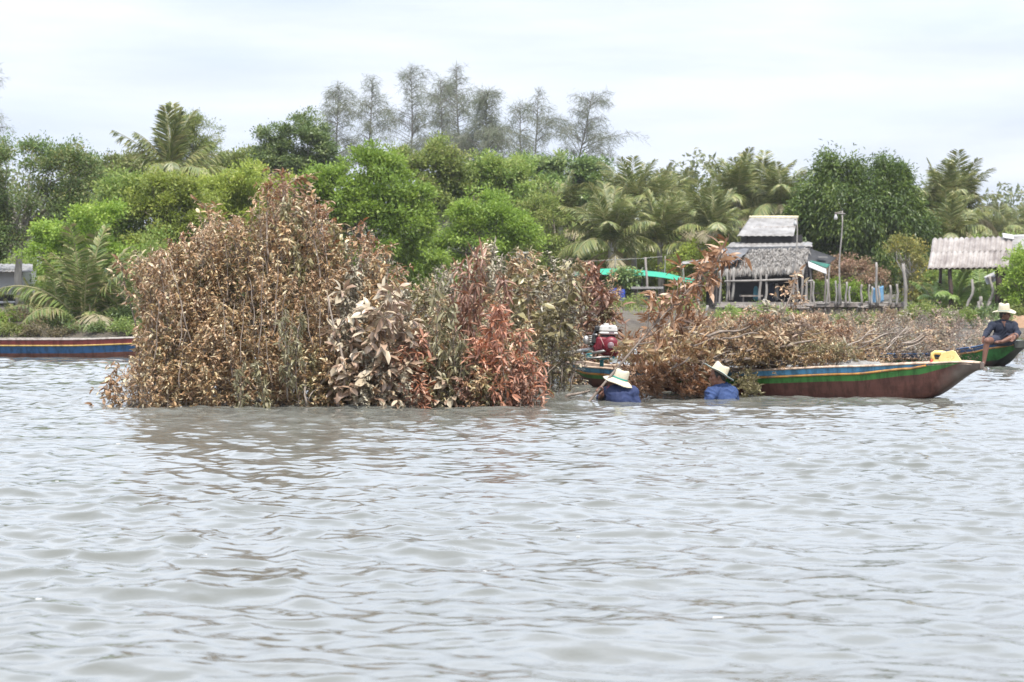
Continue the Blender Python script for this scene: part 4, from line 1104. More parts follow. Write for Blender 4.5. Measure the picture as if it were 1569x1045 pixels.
def hull_paint(name, c, c2, d1, d2, x0, slope):
    m = worn(name, c, c2, (0.06, 0.04, 0.03), .38); nt = m.node_tree; b = nt.nodes['Principled BSDF']
    src = b.inputs['Base Color'].links[0].from_socket
    tc = N(nt, 'ShaderNodeTexCoord'); sp = N(nt, 'ShaderNodeSeparateXYZ'); nt.links.new(tc.outputs['Object'], sp.inputs[0])
    ma = N(nt, 'ShaderNodeMath', operation='MULTIPLY_ADD'); nt.links.new(sp.outputs['Z'], ma.inputs[0]); ma.inputs[1].default_value = slope; nt.links.new(sp.outputs['X'], ma.inputs[2])
    nz = N(nt, 'ShaderNodeTexNoise', Scale=6.0, Detail=6.0); nt.links.new(tc.outputs['Object'], nz.inputs['Vector'])
    m2 = N(nt, 'ShaderNodeMath', operation='MULTIPLY_ADD'); nt.links.new(nz.outputs['Fac'], m2.inputs[0]); m2.inputs[1].default_value = .25; nt.links.new(ma.outputs[0], m2.inputs[2])
    mr = N(nt, 'ShaderNodeMapRange'); mr.inputs['From Min'].default_value = x0; mr.inputs['From Max'].default_value = x0 + .22; nt.links.new(m2.outputs[0], mr.inputs['Value'])
    mx = N(nt, 'ShaderNodeMix', data_type='RGBA'); nt.links.new(mr.outputs[0], mx.inputs['Factor']); nt.links.new(src, mx.inputs[6])
    r = ramp(nt, [(.3, d1), (.7, d2)]); nt.links.new(nz.outputs['Fac'], r.inputs[0]); nt.links.new(r.outputs[0], mx.inputs[7])
    nt.links.new(mx.outputs[2], b.inputs['Base Color'])
    return m
P_INNER = worn("inner_boat_wood", (0.16, 0.11, 0.08), (0.26, 0.19, 0.14), (0.06, 0.045, 0.035), .42)

def lerp_tab(tab, t):
    for (a, b), (c, d) in zip(tab, tab[1:]):
        if t <= c:
            f = (t - a) / (c - a); f = f * f * (3 - 2 * f) * .5 + f * .5
            return b + (d - b) * f
    return tab[-1][1]

def boat(name, label, stern, bow, beam, gun, lines, keel, mats, deck_from=.9, group=None, stem_from=.86, decks=((.9, 1.0),)):
    """lines: [(part name, material, table of lower edges)] from the gunwale down; last one reaches the keel"""
    S, B = Vector((*stern, 0)), Vector((*bow, 0))
    Ln = (B - S).length
    e = empty(name, S, math.atan2((B - S).y, (B - S).x), label, "boat", group)
    n = 60
    ts = [i / n for i in range(n + 1)]
    def halfb(t, z):
        g = lerp_tab(gun, t); k = lerp_tab(keel, t); b = lerp_tab(beam, t)
        f = min(1, max(0, (z - k) / max(.02, g - k)))
        return b * (.50 + .5 * f ** .55)
    tabs = [gun] + [l[2] for l in lines]
    for li, (pn, mt, tab) in enumerate(lines):
        last = li == len(lines) - 1
        V, q = [], []
        rows = 7 if last else 3
        for t in ts:
            g = lerp_tab(gun, t); k = lerp_tab(keel, t)
            zt = min(g, max(k, lerp_tab(tabs[li], t))) if li else g
            zb = k if last else min(zt, max(k, lerp_tab(tab, t)))
            sec = []
            for r in range(rows + 1):
                z = zt + (zb - zt) * r / rows
                sec.append((halfb(t, z), z))
            if last: sec.append((0.0, k - .004))
            x = t * Ln
            for s in (1, -1):
                for w, z in sec: V.append((x, -s * w, z))
            m = len(sec)
        for i in range(n):
            for s in range(2):
                for r in range(m - 1):
                    a = (i * 2 + s) * m + r; b = ((i + 1) * 2 + s) * m + r
                    q.append((a, b, b + 1, a + 1) if s == 0 else (a, a + 1, b + 1, b))
        me = mesh_np(pn, V, q, None, mt, True)
        link(pn, me, e)
    # end plates, rails, inside
    for t in (0, 1):
        mb = MB()
        g, k = lerp_tab(gun, t), lerp_tab(keel, t); w = lerp_tab(beam, t)
        mb.box((t * Ln + (.002 if t else -.012), 0, (g + k) / 2 + .004), (.03, 2 * w + .016, g - k + .03), None, .012)
        mb.build("end_board", mats['stem'], e)
    mb = MB()
    for s in (1, -1):
        pts = [Vector((t * Ln, s * (lerp_tab(beam, t) + .004), lerp_tab(gun, t) + .008)) for t in ts]
        mb.tube(pts, [.019 * (1 if t < .9 else 1 - (t - .9) * 4) for t in ts], 6, True, True, .7)
    mb.build("gunwale", mats['gunwale'], e)
    mb = MB()
    for s in (1, -1):
        tt = [t for t in ts if lerp_tab(lines[0][2], t) < lerp_tab(gun, t) - .012]
        pts = [Vector((t * Ln, s * (halfb(t, lerp_tab(lines[0][2], t)) + .008), lerp_tab(lines[0][2], t))) for t in tt]
        mb.tube(pts, .017, 6)
    mb.build("rub_rail", mats['rail'], e)
    V, q = [], []
    prof_ = [(1, 0.0), (.97, -.06), (.9, -.22), (.0, -.24), (-.9, -.22), (-.97, -.06), (-1, 0.0)]
    for t in ts:
        b = max(.02, lerp_tab(beam, t) - .02); g = lerp_tab(gun, t); k = lerp_tab(keel, t)
        for a, dz in prof_:
            z = max(k + .03, g + dz); bb = max(.01, halfb(t, z) - .022)
            V.append((t * Ln, (1 if a > 0 else -1) * min(abs(a) * b, bb) if a else 0.0, z))
    for i in range(n):
        for r in range(6): q.append((i * 7 + r, i * 7 + r + 1, i * 7 + 8 + r, i * 7 + 7 + r))
    link("inner_planks", mesh_np("inner_planks", V, q, None, P_INNER), e)
    for (d0, d1) in decks:
        V, q = [], []
        m = 14
        for i in range(m + 1):
            t = d0 + (d1 - d0) * i / m; b = lerp_tab(beam, t) - .004; g = lerp_tab(gun, t) + .012
            V += [(t * Ln, b, g), (t * Ln, 0, g + .012), (t * Ln, -b, g), (t * Ln, b, g - .035), (t * Ln, -b, g - .035)]
        for i in range(m):
            a, b = i * 5, i * 5 + 5
            q += [(a, b, b + 1, a + 1), (a + 1, b + 1, b + 2, a + 2), (a, a + 3, b + 3, b), (a + 2, b + 2, b + 4, a + 4)]
        q += [(0, 1, 2, 4)]
        link("deck", mesh_np("deck", V, q, None, mats['deck']), e)
    mb = MB()
    for t in (.3, .45, .6, .75):
        mb.box((t * Ln, 0, lerp_tab(gun, t) - .05), (.12, 2 * lerp_tab(beam, t) - .05, .025))
    mb.build("thwart", P_INNER, e)
    return e

FB_S, FB_B = (0.93, 28.7), (6.02, 25.1)
boat("wooden_boat", "long wooden boat with blue and green strakes and red brown bottom, piled with cut branches", FB_S, FB_B,
     [(0, .2), (.1, .4), (.3, .56), (.55, .58), (.75, .5), (.9, .30), (.97, .17), (1, .05)],
     [(0, .36), (.06, .31), (.25, .275), (.5, .325), (.75, .41), (.9, .462), (.96, .485), (1, .47)],
     [("blue_strake", P_BLUE, [(0, .29), (.06, .22), (.25, .195), (.5, .235), (.75, .315), (.86, .395), (.92, .462), (1, .60)]),
      ("green_strake", P_GREEN, [(0, .26), (.06, .15), (.25, .13), (.5, .148), (.75, .222), (.88, .318), (.945, .42), (.97, .6), (1, .7)]),
      ("hull", hull_paint("hull_paint_brown_to_wood", (0.10, 0.036, 0.026), (0.15, 0.058, 0.042), (0.10, 0.075, 0.06), (0.17, 0.135, 0.11), 5.72, -.55), None)],
     [(0, .26), (.075, 0), (.18, -.14), (.5, -.2), (.78, -.16), (.885, 0.0), (1, .405)],
     dict(stem=P_STEM, gunwale=P_GUNW, rail=P_ORANGE, deck=P_GUNW), decks=((.88, 1.0),))
BB_S, BB_B = (6.3, 42.0), (9.62, 36.9)
boat("wooden_boat", "dark blue and green wooden boat loaded with brush, under the seated man", BB_S, BB_B,
     [(0, .2), (.1, .42), (.3, .6), (.55, .62), (.75, .56), (.9, .40), (1, .22)],
     [(0, .38), (.06, .3), (.25, .2), (.5, .17), (.7, .2), (.85, .34), (.95, .455), (1, .475)],
     [("blue_strake", P_NAVY, [(0, .30), (.06, .22), (.25, .11), (.5, .08), (.7, .11), (.85, .25), (.93, .35), (1, .42)]),
      ("green_strake", P_DKGREEN, [(0, .2), (.06, .1), (.25, -.01), (.5, -.03), (.7, -.02), (.85, .04), (.93, .12), (1, .3)]),
      ("hull", hull_paint("hull_paint_brown_to_dark_stem", (0.10, 0.036, 0.026), (0.14, 0.05, 0.036), (0.03, 0.034, 0.028), (0.055, 0.058, 0.045), 5.5, -.3), None)],
     [(0, .2), (.08, 0), (.18, -.14), (.5, -.2), (.8, -.16), (.90, 0), (1, .36)],
     dict(stem=P_BLACKST, gunwale=P_NAVY, rail=P_ORANGE, deck=P_GREYW), decks=((.8, 1.0),), stem_from=.9)
boat("wooden_boat", "long low boat striped red, yellow and blue moored before the left bank", (-14.6, 43.3), (-7.4, 43.1),
     [(0, .15), (.1, .42), (.3, .56), (.6, .56), (.85, .42), (1, .15)],
     [(0, .44), (.1, .40), (.4, .375), (.7, .375), (.93, .42), (1, .5)],
     [("red_strake", P_RED, [(0, .34), (.1, .275), (.4, .25), (.7, .25), (.93, .30), (1, .4)]),
      ("yellow_line", P_YELL, [(0, .322), (.1, .256), (.4, .231), (.7, .231), (.93, .281), (1, .385)]),
      ("blue_strake", P_DBLUE, [(0, .2), (.1, .11), (.4, .08), (.7, .08), (.93, .13), (1, .3)]),
      ("hull", P_BROWN, None)],
     [(0, .3), (.06, 0), (.15, -.12), (.5, -.15), (.85, -.12), (.94, 0), (1, .36)],
     dict(stem=P_STEM, gunwale=P_GREYW, rail=P_YELL, deck=P_GREYW), decks=((0, .06), (.94, 1.0)))

# ---- engine on the stern
def engine():
    mred = pmat("engine_red", [(0.10, 0.008, 0.016), (0.17, 0.014, 0.026), (0.21, 0.03, 0.04)], 6, .4, .05)
    mwh = pmat("fuel_tank_white", [(0.46, 0.445, 0.42), (0.56, 0.545, 0.52)], 4, .35, .03)
    mbk = pmat("engine_black", [(0.015, 0.015, 0.017), (0.05, 0.05, 0.05)], 9, .5, .2)
    mst = pmat("dull_steel", [(0.3, 0.29, 0.28), (0.5, 0.49, 0.47)], 9, .4, .1, metallic=.7)
    mte = pmat("teal_frame_paint", [(0.02, 0.15, 0.17), (0.04, 0.24, 0.26)], 7, .5, .2)
    mgr = pmat("fan_cover_grey", [(0.2, 0.14, 0.16), (0.3, 0.22, 0.24)], 9, .5, .1)
    Y = 28.25
    def a(px, py, dy=0): return at(px, py, Y + dy)
    o = a(921, 553)
    e = empty("boat_engine", o, 0, "red boat engine with white fuel tank on the boat stern", "engine")
    q = lambda px, py, dy=0: a(px, py, dy) - o
    u = Y / F
    mb = MB(); mb.box(q(932, 503.5), (28 * u, .2, 11 * u), rotM('Y', 2), .025, .93); mb.box(q(932, 510.5), (29 * u, .21, 4.5 * u), rotM('Y', 2), .015)
    t = mb.build("fuel_tank", mwh, e)
    mb = MB(); mb.lathe([(.001, .018), (.03, .018), (.04, .01), (.04, 0), (.03, -.01)], q(929, 497.5)); mb.build("fuel_cap", mwh, t)
    mb = MB()   # wing-like dark mark
    f = q(935, 502, -.103)
    mb.add([f + Vector(v) for v in [(-.022, 0, .012), (-.012, 0, .012), (.0, 0, -.012), (-.004, 0, -.014)]], [(0, 1, 2, 3)])
    mb.add([f + Vector(v) for v in [(.0, -.001, -.012), (.004, -.001, -.002), (.026, -.001, .008), (.008, -.001, -.008)]], [(0, 3, 2, 1)])
    mb.build("tank_mark", mbk, t)
    mb = MB(); mb.box(q(937, 509.5, -.107), (8 * u, .003, 1.6 * u)); mb.build("tank_strip", mgr, t)
    mb = MB(); mb.box(q(922, 527), (22 * u, .22, 22 * u), rotM('Y', 8), .03); mb.box(q(917, 533), (16 * u, .2, 12 * u), rotM('Y', -15), .02); mb.cap(q(926, 537, -.06), q(942, 541, -.06), .075, .06)
    mb.build("engine_block", mred, e)
    mb = MB(); mb.lathe([(.001, .09), (.06, .088), (.115, .07), (.125, .04), (.125, -.02)], q(936, 529, -.09), frame_z((0, -1, 0)), 28)
    fc = mb.build("fan_cover", mred, e)
    mb = MB(); mb.lathe([(.001, .02), (.045, .018), (.05, .0)], q(936, 529, -.17), frame_z((0, -1, 0)), 18)
    for k in range(5):
        mb.box(q(936, 529, -.186) + Vector((0, 0, -.03 + .015 * k)), (.075, .006, .005))
    mb.build("fan_grille", mgr, fc)
    mb = MB(); mb.box(q(932, 515.5), (22 * u, .16, 5 * u), None, .01); mb.box(q(911, 519), (9 * u, .18, 16 * u), rotM('Y', 10), .02); mb.tube([q(913, 508), q(908, 516), q(905, 524)], .02); mb.box(q(915, 504), (7 * u, .14, 10 * u), None, .02)
    mb.build("air_filter", mbk, e)
    mb = MB(); mb.ell(q(898, 521, -.03), (.045, .05, .065)); mb.tube([q(900, 523), q(907, 527), q(912, 529)], .022); mb.ell(q(913.5, 513, -.1), .018)
    for k in range(4): mb.tube([q(902, 514 + 3 * k, -.06), q(910, 516 + 3 * k, -.06)], .006)
    mb.build("muffler", mst, e)
    mb = MB(); mb.tube([q(907, 541, -.14), q(945, 534, -.14)], .019, 10); mb.tube([q(898, 549, -.14), q(934, 546.5, -.14)], .014, 8); mb.build("handle_bar", mst, e)
    mb = MB(); mb.tube([q(920, 517, -.16), q(929, 537, -.16)], .006, 6); mb.build("throttle_cable", pmat("cable_pink", [(0.4, 0.25, 0.25), (0.5, 0.35, 0.33)], 5, .5, 0), e)
    mb = MB()
    mb.box(q(916, 549, -.12), (34 * u, .03, 3 * u)); mb.box(q(916, 549, .12), (34 * u, .03, 3 * u)); mb.box(q(902, 545, 0), (9 * u, .27, 6 * u), None, .01); mb.box(q(925, 549), (4 * u, .26, 3 * u)); mb.tube([q(898, 543, -.13), q(912, 541, -.13)], .012); mb.tube([q(922, 551), q(922, 566)], .03, 10); mb.box(q(940, 546, -.05), (3 * u, .1, 7 * u))
    mb.build("frame", mte, e)
    mb = MB(); mb.tube([q(912, 534), q(880, 539, .1), q(838, 548, .3)], [.03, .026, .022], 10); mb.build("drive_shaft", mst, e)
engine()

# ---- yellow jerrycan lying on the bow, red cap
def jerrycan():
    m = pmat("jerrycan_yellow", [(0.60, 0.42, 0.12), (0.66, 0.50, 0.2), (0.68, 0.55, 0.27)], 3, .38, .05)
    mr = pmat("jerrycan_cap_red", [(0.5, 0.05, 0.03), (0.6, 0.08, 0.05)], 5, .4, 0)
    mk = pmat("faded_brown_print", [(0.50, 0.31, 0.09), (0.60, 0.42, 0.16)], 20, .6, 0)
    Y = 25.3; o = at(1452, 560.5, Y); u = Y / F
    e = empty("jerrycan", o, 0, "yellow plastic jerrycan with red cap lying on the boat bow", "jerrycan"); e.location = o + Vector((0, 0, .03)); e.scale = (1.08, 1.08, 1.08)
    q = lambda px, py, dy=0: at(px, py, Y + dy) - o
    def slab(poly, d0, d1, mat, name, bev=.012):
        V = []
        for dy, s in ((d0, .93), (d0 + .025, 1), (d1 - .025, 1), (d1, .93)):
            c = Vector((sum(p[0] for p in poly) / len(poly), 0, sum(p[1] for p in poly) / len(poly)))
            for (x, y) in poly:
                p = q(c.x + (x - c.x) * s, c.z + (y - c.z) * s, dy); V.append(p)
        n = len(poly); fs = [tuple(range(n)), tuple(range(4 * n - 1, 3 * n - 1, -1))]
        for r in range(3):
            for i in range(n): fs.append((r * n + i, r * n + n + i, r * n + n + (i + 1) % n, r * n + (i + 1) % n))
        return V, fs
    mb = MB()
    for poly in ([(1437, 561), (1474, 559.5), (1463, 543), (1459, 541.5), (1449, 544), (1443, 546), (1440, 552)],
                 [(1430, 560), (1440.5, 560.7), (1440.5, 555), (1432, 555)]):
        V, fs = slab(poly, -.11, .11, m, "b"); mb.add(V, fs)
    mb.tube([q(1432, 556), q(1430, 551), q(1430.5, 547), q(1434, 544.8), q(1444, 545.2), q(1452, 548)], [.026, .024, .024, .024, .028, .03], 10)
    mb.build("body", m, e)
    mb = MB(); mb.tube([q(1430, 557.5), q(1427.5, 557)], .028, 12); mb.build("cap", mr, e)
    mb = MB()
    for (x, y, w, h) in ((1452, 552, 3.2, .9), (1455.6, 551, 1, 5), (1453, 555.5, 2.2, .9), (1459, 550, 3, .9), (1459.5, 553, 2.8, .9), (1458, 555, .9, 2.6), (1460.8, 551.5, .9, 3)):
        mb.box(q(x, y, -.1095), (w * u, .002, h * u))
    mb.build("faded_print", mk, e)
jerrycan()

# ---- grey cloth bundle amidships
def cloth_bundle(label, px, py, Y, w, h, d, mat, seed, name="cloth_bundle", cat="cloth"):
    rg = np.random.default_rng(seed); o = at(px, py, Y); u = Y / F
    nx, ny = 26, 14; V, q = [], []
    for j in range(ny + 1):
        for i in range(nx + 1):
            a, b = i / nx * 2 - 1, j / ny * 2 - 1
            z = max(0, (1 - abs(a) ** 2.2) * (1 - abs(b) ** 2.5)) ** .6
            z = z * h * u * (.7 + .3 * math.sin(a * 5 + seed) * math.cos(b * 3)) + .014 * math.sin(a * 17 + b * 6) + .012 * math.sin(a * 9 - b * 13) + rg.normal(0, .003)
            V.append((a * w * u * (1 + .06 * math.sin(b * 5)), b * d, z))
    for j in range(ny):
        for i in range(nx): q.append((j * (nx + 1) + i, j * (nx + 1) + i + 1, (j + 1) * (nx + 1) + i + 1, (j + 1) * (nx + 1) + i))
    l = link(name, mesh_np(name, V, q, None, mat, True)); l.location = o
    md = l.modifiers.new("s", 'SOLIDIFY'); md.thickness = .008
    return tag(l, label, cat)
M_GREYCLOTH = pmat("grey_cloth", [(0.16, 0.155, 0.15), (0.27, 0.26, 0.245)], 5, .9, .3)
cloth_bundle("pale grey cloth bundle lying amidships in the blue and green boat", 1318, 561, 26.1, 34, 10, .25, M_GREYCLOTH, 3)
stick("dark oar like stick lying on the gunwale by the cloth bundle", at(1338, 562, 25.6), at(1378, 556, 25.5), .014, .012, STEM, .005, "wooden_stick")

# ------------------------------------------------------------------ branches loaded on the boats
def laid(bs, mat, px, py, Y, dpx, dpy, dY, label, group, s=None):
    p = at(px, py, Y); p2 = at(px + dpx, py + dpy, Y + dY)
    return branch(bs, mat, p, (p2 - p).length, label, group, axis=p2 - p, s=s, name="cut_branch")
B_LONG = BSet(3, H=1.6, twigs=15, per=15, L=.15, W=.034, spread=.36, curl=.6, hang=.75, elev=28, bend=.25, stem_r=.014)
for i in range(19):
    px, py = rp.uniform(1045, 1105), rp.uniform(525, 572)
    laid(B_LONG, rp.choice([L_ORNG, L_ORNG, L_TAN]), px, py, rp.uniform(25.9, 27.6), -rp.uniform(70, 115), rp.uniform(-12, 42), rp.uniform(-.5, .3),
         "orange brown branch trailing its long leaves over the boat side between the two bathing men", "long leaved branches hanging from the front boat", .8)
for px, py, dx, dy in [(1050, 555, -40, 50), (1075, 560, -30, 46), (1020, 560, -38, 46), (1095, 570, -20, 38), (1000, 560, -22, 45), (1060, 565, -10, 42), (1035, 562, -25, 44)]:
    laid(B_LONG, L_ORNG, px, py, 25.6, dx, dy, -.1, "brown leaf spray dipping into the water between the two bathing men", "leaf sprays dipping into the water", .9)
for px, py, dx, dy in [(1075, 500, -65, -12), (1095, 512, -85, -8), (1085, 520, -70, -10)]:
    laid(B_LONG, L_ORNG, px, py, 27.2, dx, dy, 0, "brown leafy branch on top of the load beside the engine", "branches on top of the load beside the engine", .9)
for i in range(34):
    px, py = rp.uniform(1040, 1190), rp.uniform(508, 562)
    laid(rp.choice([B_FINE, B_TWIG, B_FINE, B_NARROW]), rp.choice([L_PINK, L_TAN, L_TWIG, L_GREY]), px, py, rp.uniform(26.2, 27.8), rp.uniform(70, 130), rp.uniform(-22, 12), rp.uniform(-.6, .4),
         "brown branch laid lengthwise in the middle of the boat load", "branches laid lengthwise in the boat load", .62)
for i in range(12):
    px = rp.uniform(1090, 1230)
    laid(rp.choice([B_BIG, B_UP]), rp.choice([L_OLIVE, L_BIG, L_TAN]), px, rp.uniform(538, 556), rp.uniform(26.0, 26.6), rp.uniform(60, 110), rp.uniform(-16, 0), -.1,
         "branch with pale olive leaves lying along the gunwale of the front boat", "pale leaved branches along the front gunwale", .6)
for i in range(12):
    px = rp.uniform(1175, 1250)
    laid(B_FINE, rp.choice([L_ORNG, L_PINK, L_TWIG]), px, rp.uniform(530, 545), rp.uniform(27, 28.6), rp.uniform(-25, 30), -rp.uniform(22, 42), 0,
         "orange tinged fine branch standing in the back of the boat load", "orange fine branches at the back of the load", .8)
for px, py, tp in [(1085, 545, 470), (1105, 540, 480), (1150, 530, 470), (1215, 525, 420), (1200, 520, 440), (1226, 520, 455), (1130, 535, 485)]:
    laid(B_FEW, L_PINK, px, py, 28.5, rp.uniform(-12, 18), tp - py, 0, "thin pinkish branch standing up out of the boat load before the hut", "thin branches standing out of the boat load", .8)
for px in (1130, 1142, 1150):
    laid(B_WILT, L_OLIVE, px, 574, 26.1, rp.uniform(4, 16), 30, -.25, "olive leaved branch hanging into the water right of the second bathing man", "olive branches hanging right of the second man", .5)
SL = [((1008, 572), (1250, 524), .022, "long bare pole running up to the right through the boat load"), ((1032, 560), (1100, 545), .028, "short thick butt end in the boat load behind the second hat"),
      ((1055, 512), (1180, 522), .016, "grey stick lying level on top of the boat load"), ((940, 532), (1070, 538), .02, "stick pointing from the engine into the boat load"),
      ((1165, 545), (1240, 505), .010, "thin stick rising to the right in the boat load"), ((1150, 548), (1290, 533), .014, "pale stick lying level in the right part of the boat load"),
      ((1100, 530), (1250, 512), .012, "thin pale stick crossing the upper boat load"), ((1080, 590), (1010, 570), .012, "cut end stick poking out near the water between the men"),
      ((1135, 500), (1200, 488), .012, "grey twig lying on the top back of the boat load"), ((1185, 520), (1224, 420), .012, "slanting stick standing out of the load before the hut")]
for i in range(36):
    x0 = rp.uniform(1030, 1170); y0 = rp.uniform(515, 570); x1 = min(1295, x0 + rp.uniform(70, 150)); 
    stick("bare stick among the branches in the loaded front boat", at(x0, y0, rp.uniform(25.9, 26.9)), at(x1, y0 - rp.uniform(-22, 36), rp.uniform(26, 27.4)), rp.uniform(.010, .022), .007, rp.choice([STEMP, STEM, STEM]), rp.uniform(.005, .03), "bare_stick", 6, forks=[(.55, (.22, .05, .1), .006), (.75, (.15, -.03, -.08), .004)]).__setitem__("group", "bare sticks in the front boat")
for i, (a, b, r, lb) in enumerate(SL):
    stick(lb, at(*a, 26.0 + .1 * i), at(*b, 26.2 + .12 * i), r, r * .6, STEMP if i % 3 else STEM, .03, "bare_stick", 7, forks=[(.6, (.2, .05, .12), r * .4)])

# dome of fine brush on the back boat
TOP3 = [(1215, 520), (1250, 496), (1300, 488), (1345, 486), (1400, 476), (1440, 478), (1470, 488), (1492, 505), (1505, 530)]
for row, (dv, n, f0, f1) in enumerate([(1.0, 24, .9, 1.0), (.3, 24, .75, 1.0), (-.35, 24, .6, .88), (-.9, 24, .42, .7), (-1.2, 20, .3, .5)]):
    for i in range(n):
        px = 1232 + (1490 - 1232) * (i + rp.uniform(.05, .95)) / n
        t = (px - 1215) / (1564 - 1215); Y = 41.6 - 4.2 * t + dv * .8
        zt = ztop(prof(TOP3, px), Y); x = (px - CX) / F * Y
        h = max(.35, 1.22 * (zt - .1) * rp.uniform(f0, f1)); sx_ = -.05 if row < 3 else .1
        r_ = px > 1370
        branch(B_TWIG if (r_ or rp.random() < .5) else B_FINE, rp.choice([L_TWIG, L_GREY, L_TWIG, L_PINK]) if r_ else rp.choice([L_TWIG, L_PINK, L_PINK, L_TAN, L_ORNG]), (x, Y, .08 if row < 3 else -.03), h,
               "fine grey brown brush twig in the round heap left of the seated man" if r_ else "dry brown brush branch behind the middle of the green striped boat",
               "twigs in the heap left of the seated man" if r_ else "brush behind the middle of the front boat", lean=(rp.uniform(-.9, .9), rp.uniform(-.6, .1)), s=.85, name="brush_twig")
for i in range(10):
    px = rp.uniform(1240, 1470)
    laid(B_FEW, L_GREY, px, 500, 39, rp.uniform(-10, 10), -rp.uniform(12, 26), 0, "pale leaved twig sticking out of the top of the brush on the back boat", "pale twigs on top of the back brush", .7)
for i in range(8):
    laid(B_FINE, L_TAN, rp.uniform(1545, 1575), rp.uniform(535, 555), 40.5, rp.uniform(-6, 18), -rp.uniform(8, 30), 0, "dry brush twig behind the bow under the seated man", "brush behind the bow of the back boat", .7)
for i in range(30):
    px, py = rp.uniform(1045, 1180), rp.uniform(494, 528)
    laid(rp.choice([B_UP, B_NARROW, B_FINE, B_UP]), rp.choice([L_ORNG, L_TAN, L_PINK, L_ORNG]), px, py, rp.uniform(26.4, 28.0), rp.uniform(70, 125), rp.uniform(-16, 24), rp.uniform(-.6, .3),
         "warm brown branch in the upper layer of the boat load", "branches in the upper layer of the boat load", .6)
for px, py, dx, dy in [(1042, 545, -58, -6), (1052, 524, -60, -8), (1040, 560, -50, 10), (1070, 512, -52, -6)]:
    laid(B_LONG, rp.choice([L_ORNG, L_TAN]), px, py, 27.4, dx, dy, .1, "loose brown leafy branch reaching left towards the engine", "loose branches reaching towards the engine", .75)
for i in range(12):
    x0 = rp.uniform(1230, 1400); y0 = rp.uniform(515, 545)
    stick("thin grey stick in the brush of the back boat", at(x0, y0, 38.2), at(x0 + rp.uniform(30, 90), y0 - rp.uniform(5, 40), 38.6), .014, .006, rp.choice([STEMP, STEM]), .02, "bare_stick", 6, forks=[(.6, (.2, 0, .15), .007)]).__setitem__("group", "sticks in the back boat brush")
# the branch the first man holds up
B_HELD = BSet(1, H=2.62, twigs=30, per=12, L=.16, W=.038, spread=.6, curl=.55, hang=.6, elev=38, bend=.1, start=.40, stem_r=.021)
HELD0, HELD1 = at(904, 615, 24.45), at(1112, 384, 25.1)
_h = branch(B_HELD, L_ORNG, HELD0, (HELD1 - HELD0).length, "long orange leaved branch held up slanting by the man in the teal banded hat", None, axis=HELD1 - HELD0, s=.95, rz=.4)

for (px, py, dx, dy) in [(1030, 472, 72, -38)]:
    laid(B_LONG, L_ORNG, px, py, 25.0, dx, dy, .05, "side fork with orange brown leaves on the branch the man holds up", None, .6)
# ------------------------------------------------------------------ people
def skinmat(name, c0, c1):
    m = pmat(name, [c0, c1], 14, .5, .08, spec=.4)
    b = m.node_tree.nodes["Principled BSDF"]
    b.inputs['Subsurface Weight'].default_value = .08; b.inputs['Subsurface Radius'].default_value = (.02, .008, .005)
    return m
SKIN = skinmat("tanned_skin", (0.17, 0.075, 0.045), (0.25, 0.12, 0.075))
SKIN2 = skinmat("dark_tanned_skin", (0.12, 0.055, 0.036), (0.19, 0.09, 0.06))
HAIR = pmat("black_hair", [(0.01, 0.009, 0.008), (0.03, 0.027, 0.025)], 40, .5, .4)
EYEW = pmat("eye", [(0.02, 0.015, 0.01), (0.04, 0.03, 0.02)], 5, .2, 0)
def cloth(name, c0, c1):
    m = pmat(name, [c0, c1], 4, .8, .5, bscale=16)
    return m
SH_BLUE = cloth("blue_work_shirt", (0.015, 0.024, 0.07), (0.026, 0.04, 0.105))
SH_BLUE2 = cloth("light_blue_work_shirt", (0.02, 0.042, 0.12), (0.036, 0.066, 0.17))
SH_NAVY = cloth("navy_shirt", (0.007, 0.010, 0.022), (0.013, 0.019, 0.038))
SHORTS = cloth("dark_shorts", (0.022, 0.026, 0.045), (0.045, 0.05, 0.075))
REDC = cloth("dark_red_cloth", (0.2, 0.02, 0.03), (0.3, 0.04, 0.05))
PINKC = cloth("red_shoulder_cloth", (0.35, 0.05, 0.09), (0.42, 0.08, 0.12))
def straw():
    m = pmat("straw_weave", [(0.48, 0.42, 0.30), (0.57, 0.51, 0.38), (0.62, 0.57, 0.45)], 10, .75, .5, bscale=160)
    return m
STRAW = straw()
TEAL = pmat("teal_ribbon", [(0.02, 0.3, 0.24), (0.04, 0.4, 0.32)], 10, .6, 0)
GREYRIB = pmat("grey_green_ribbon", [(0.3, 0.38, 0.36), (0.4, 0.48, 0.45)], 10, .6, 0)

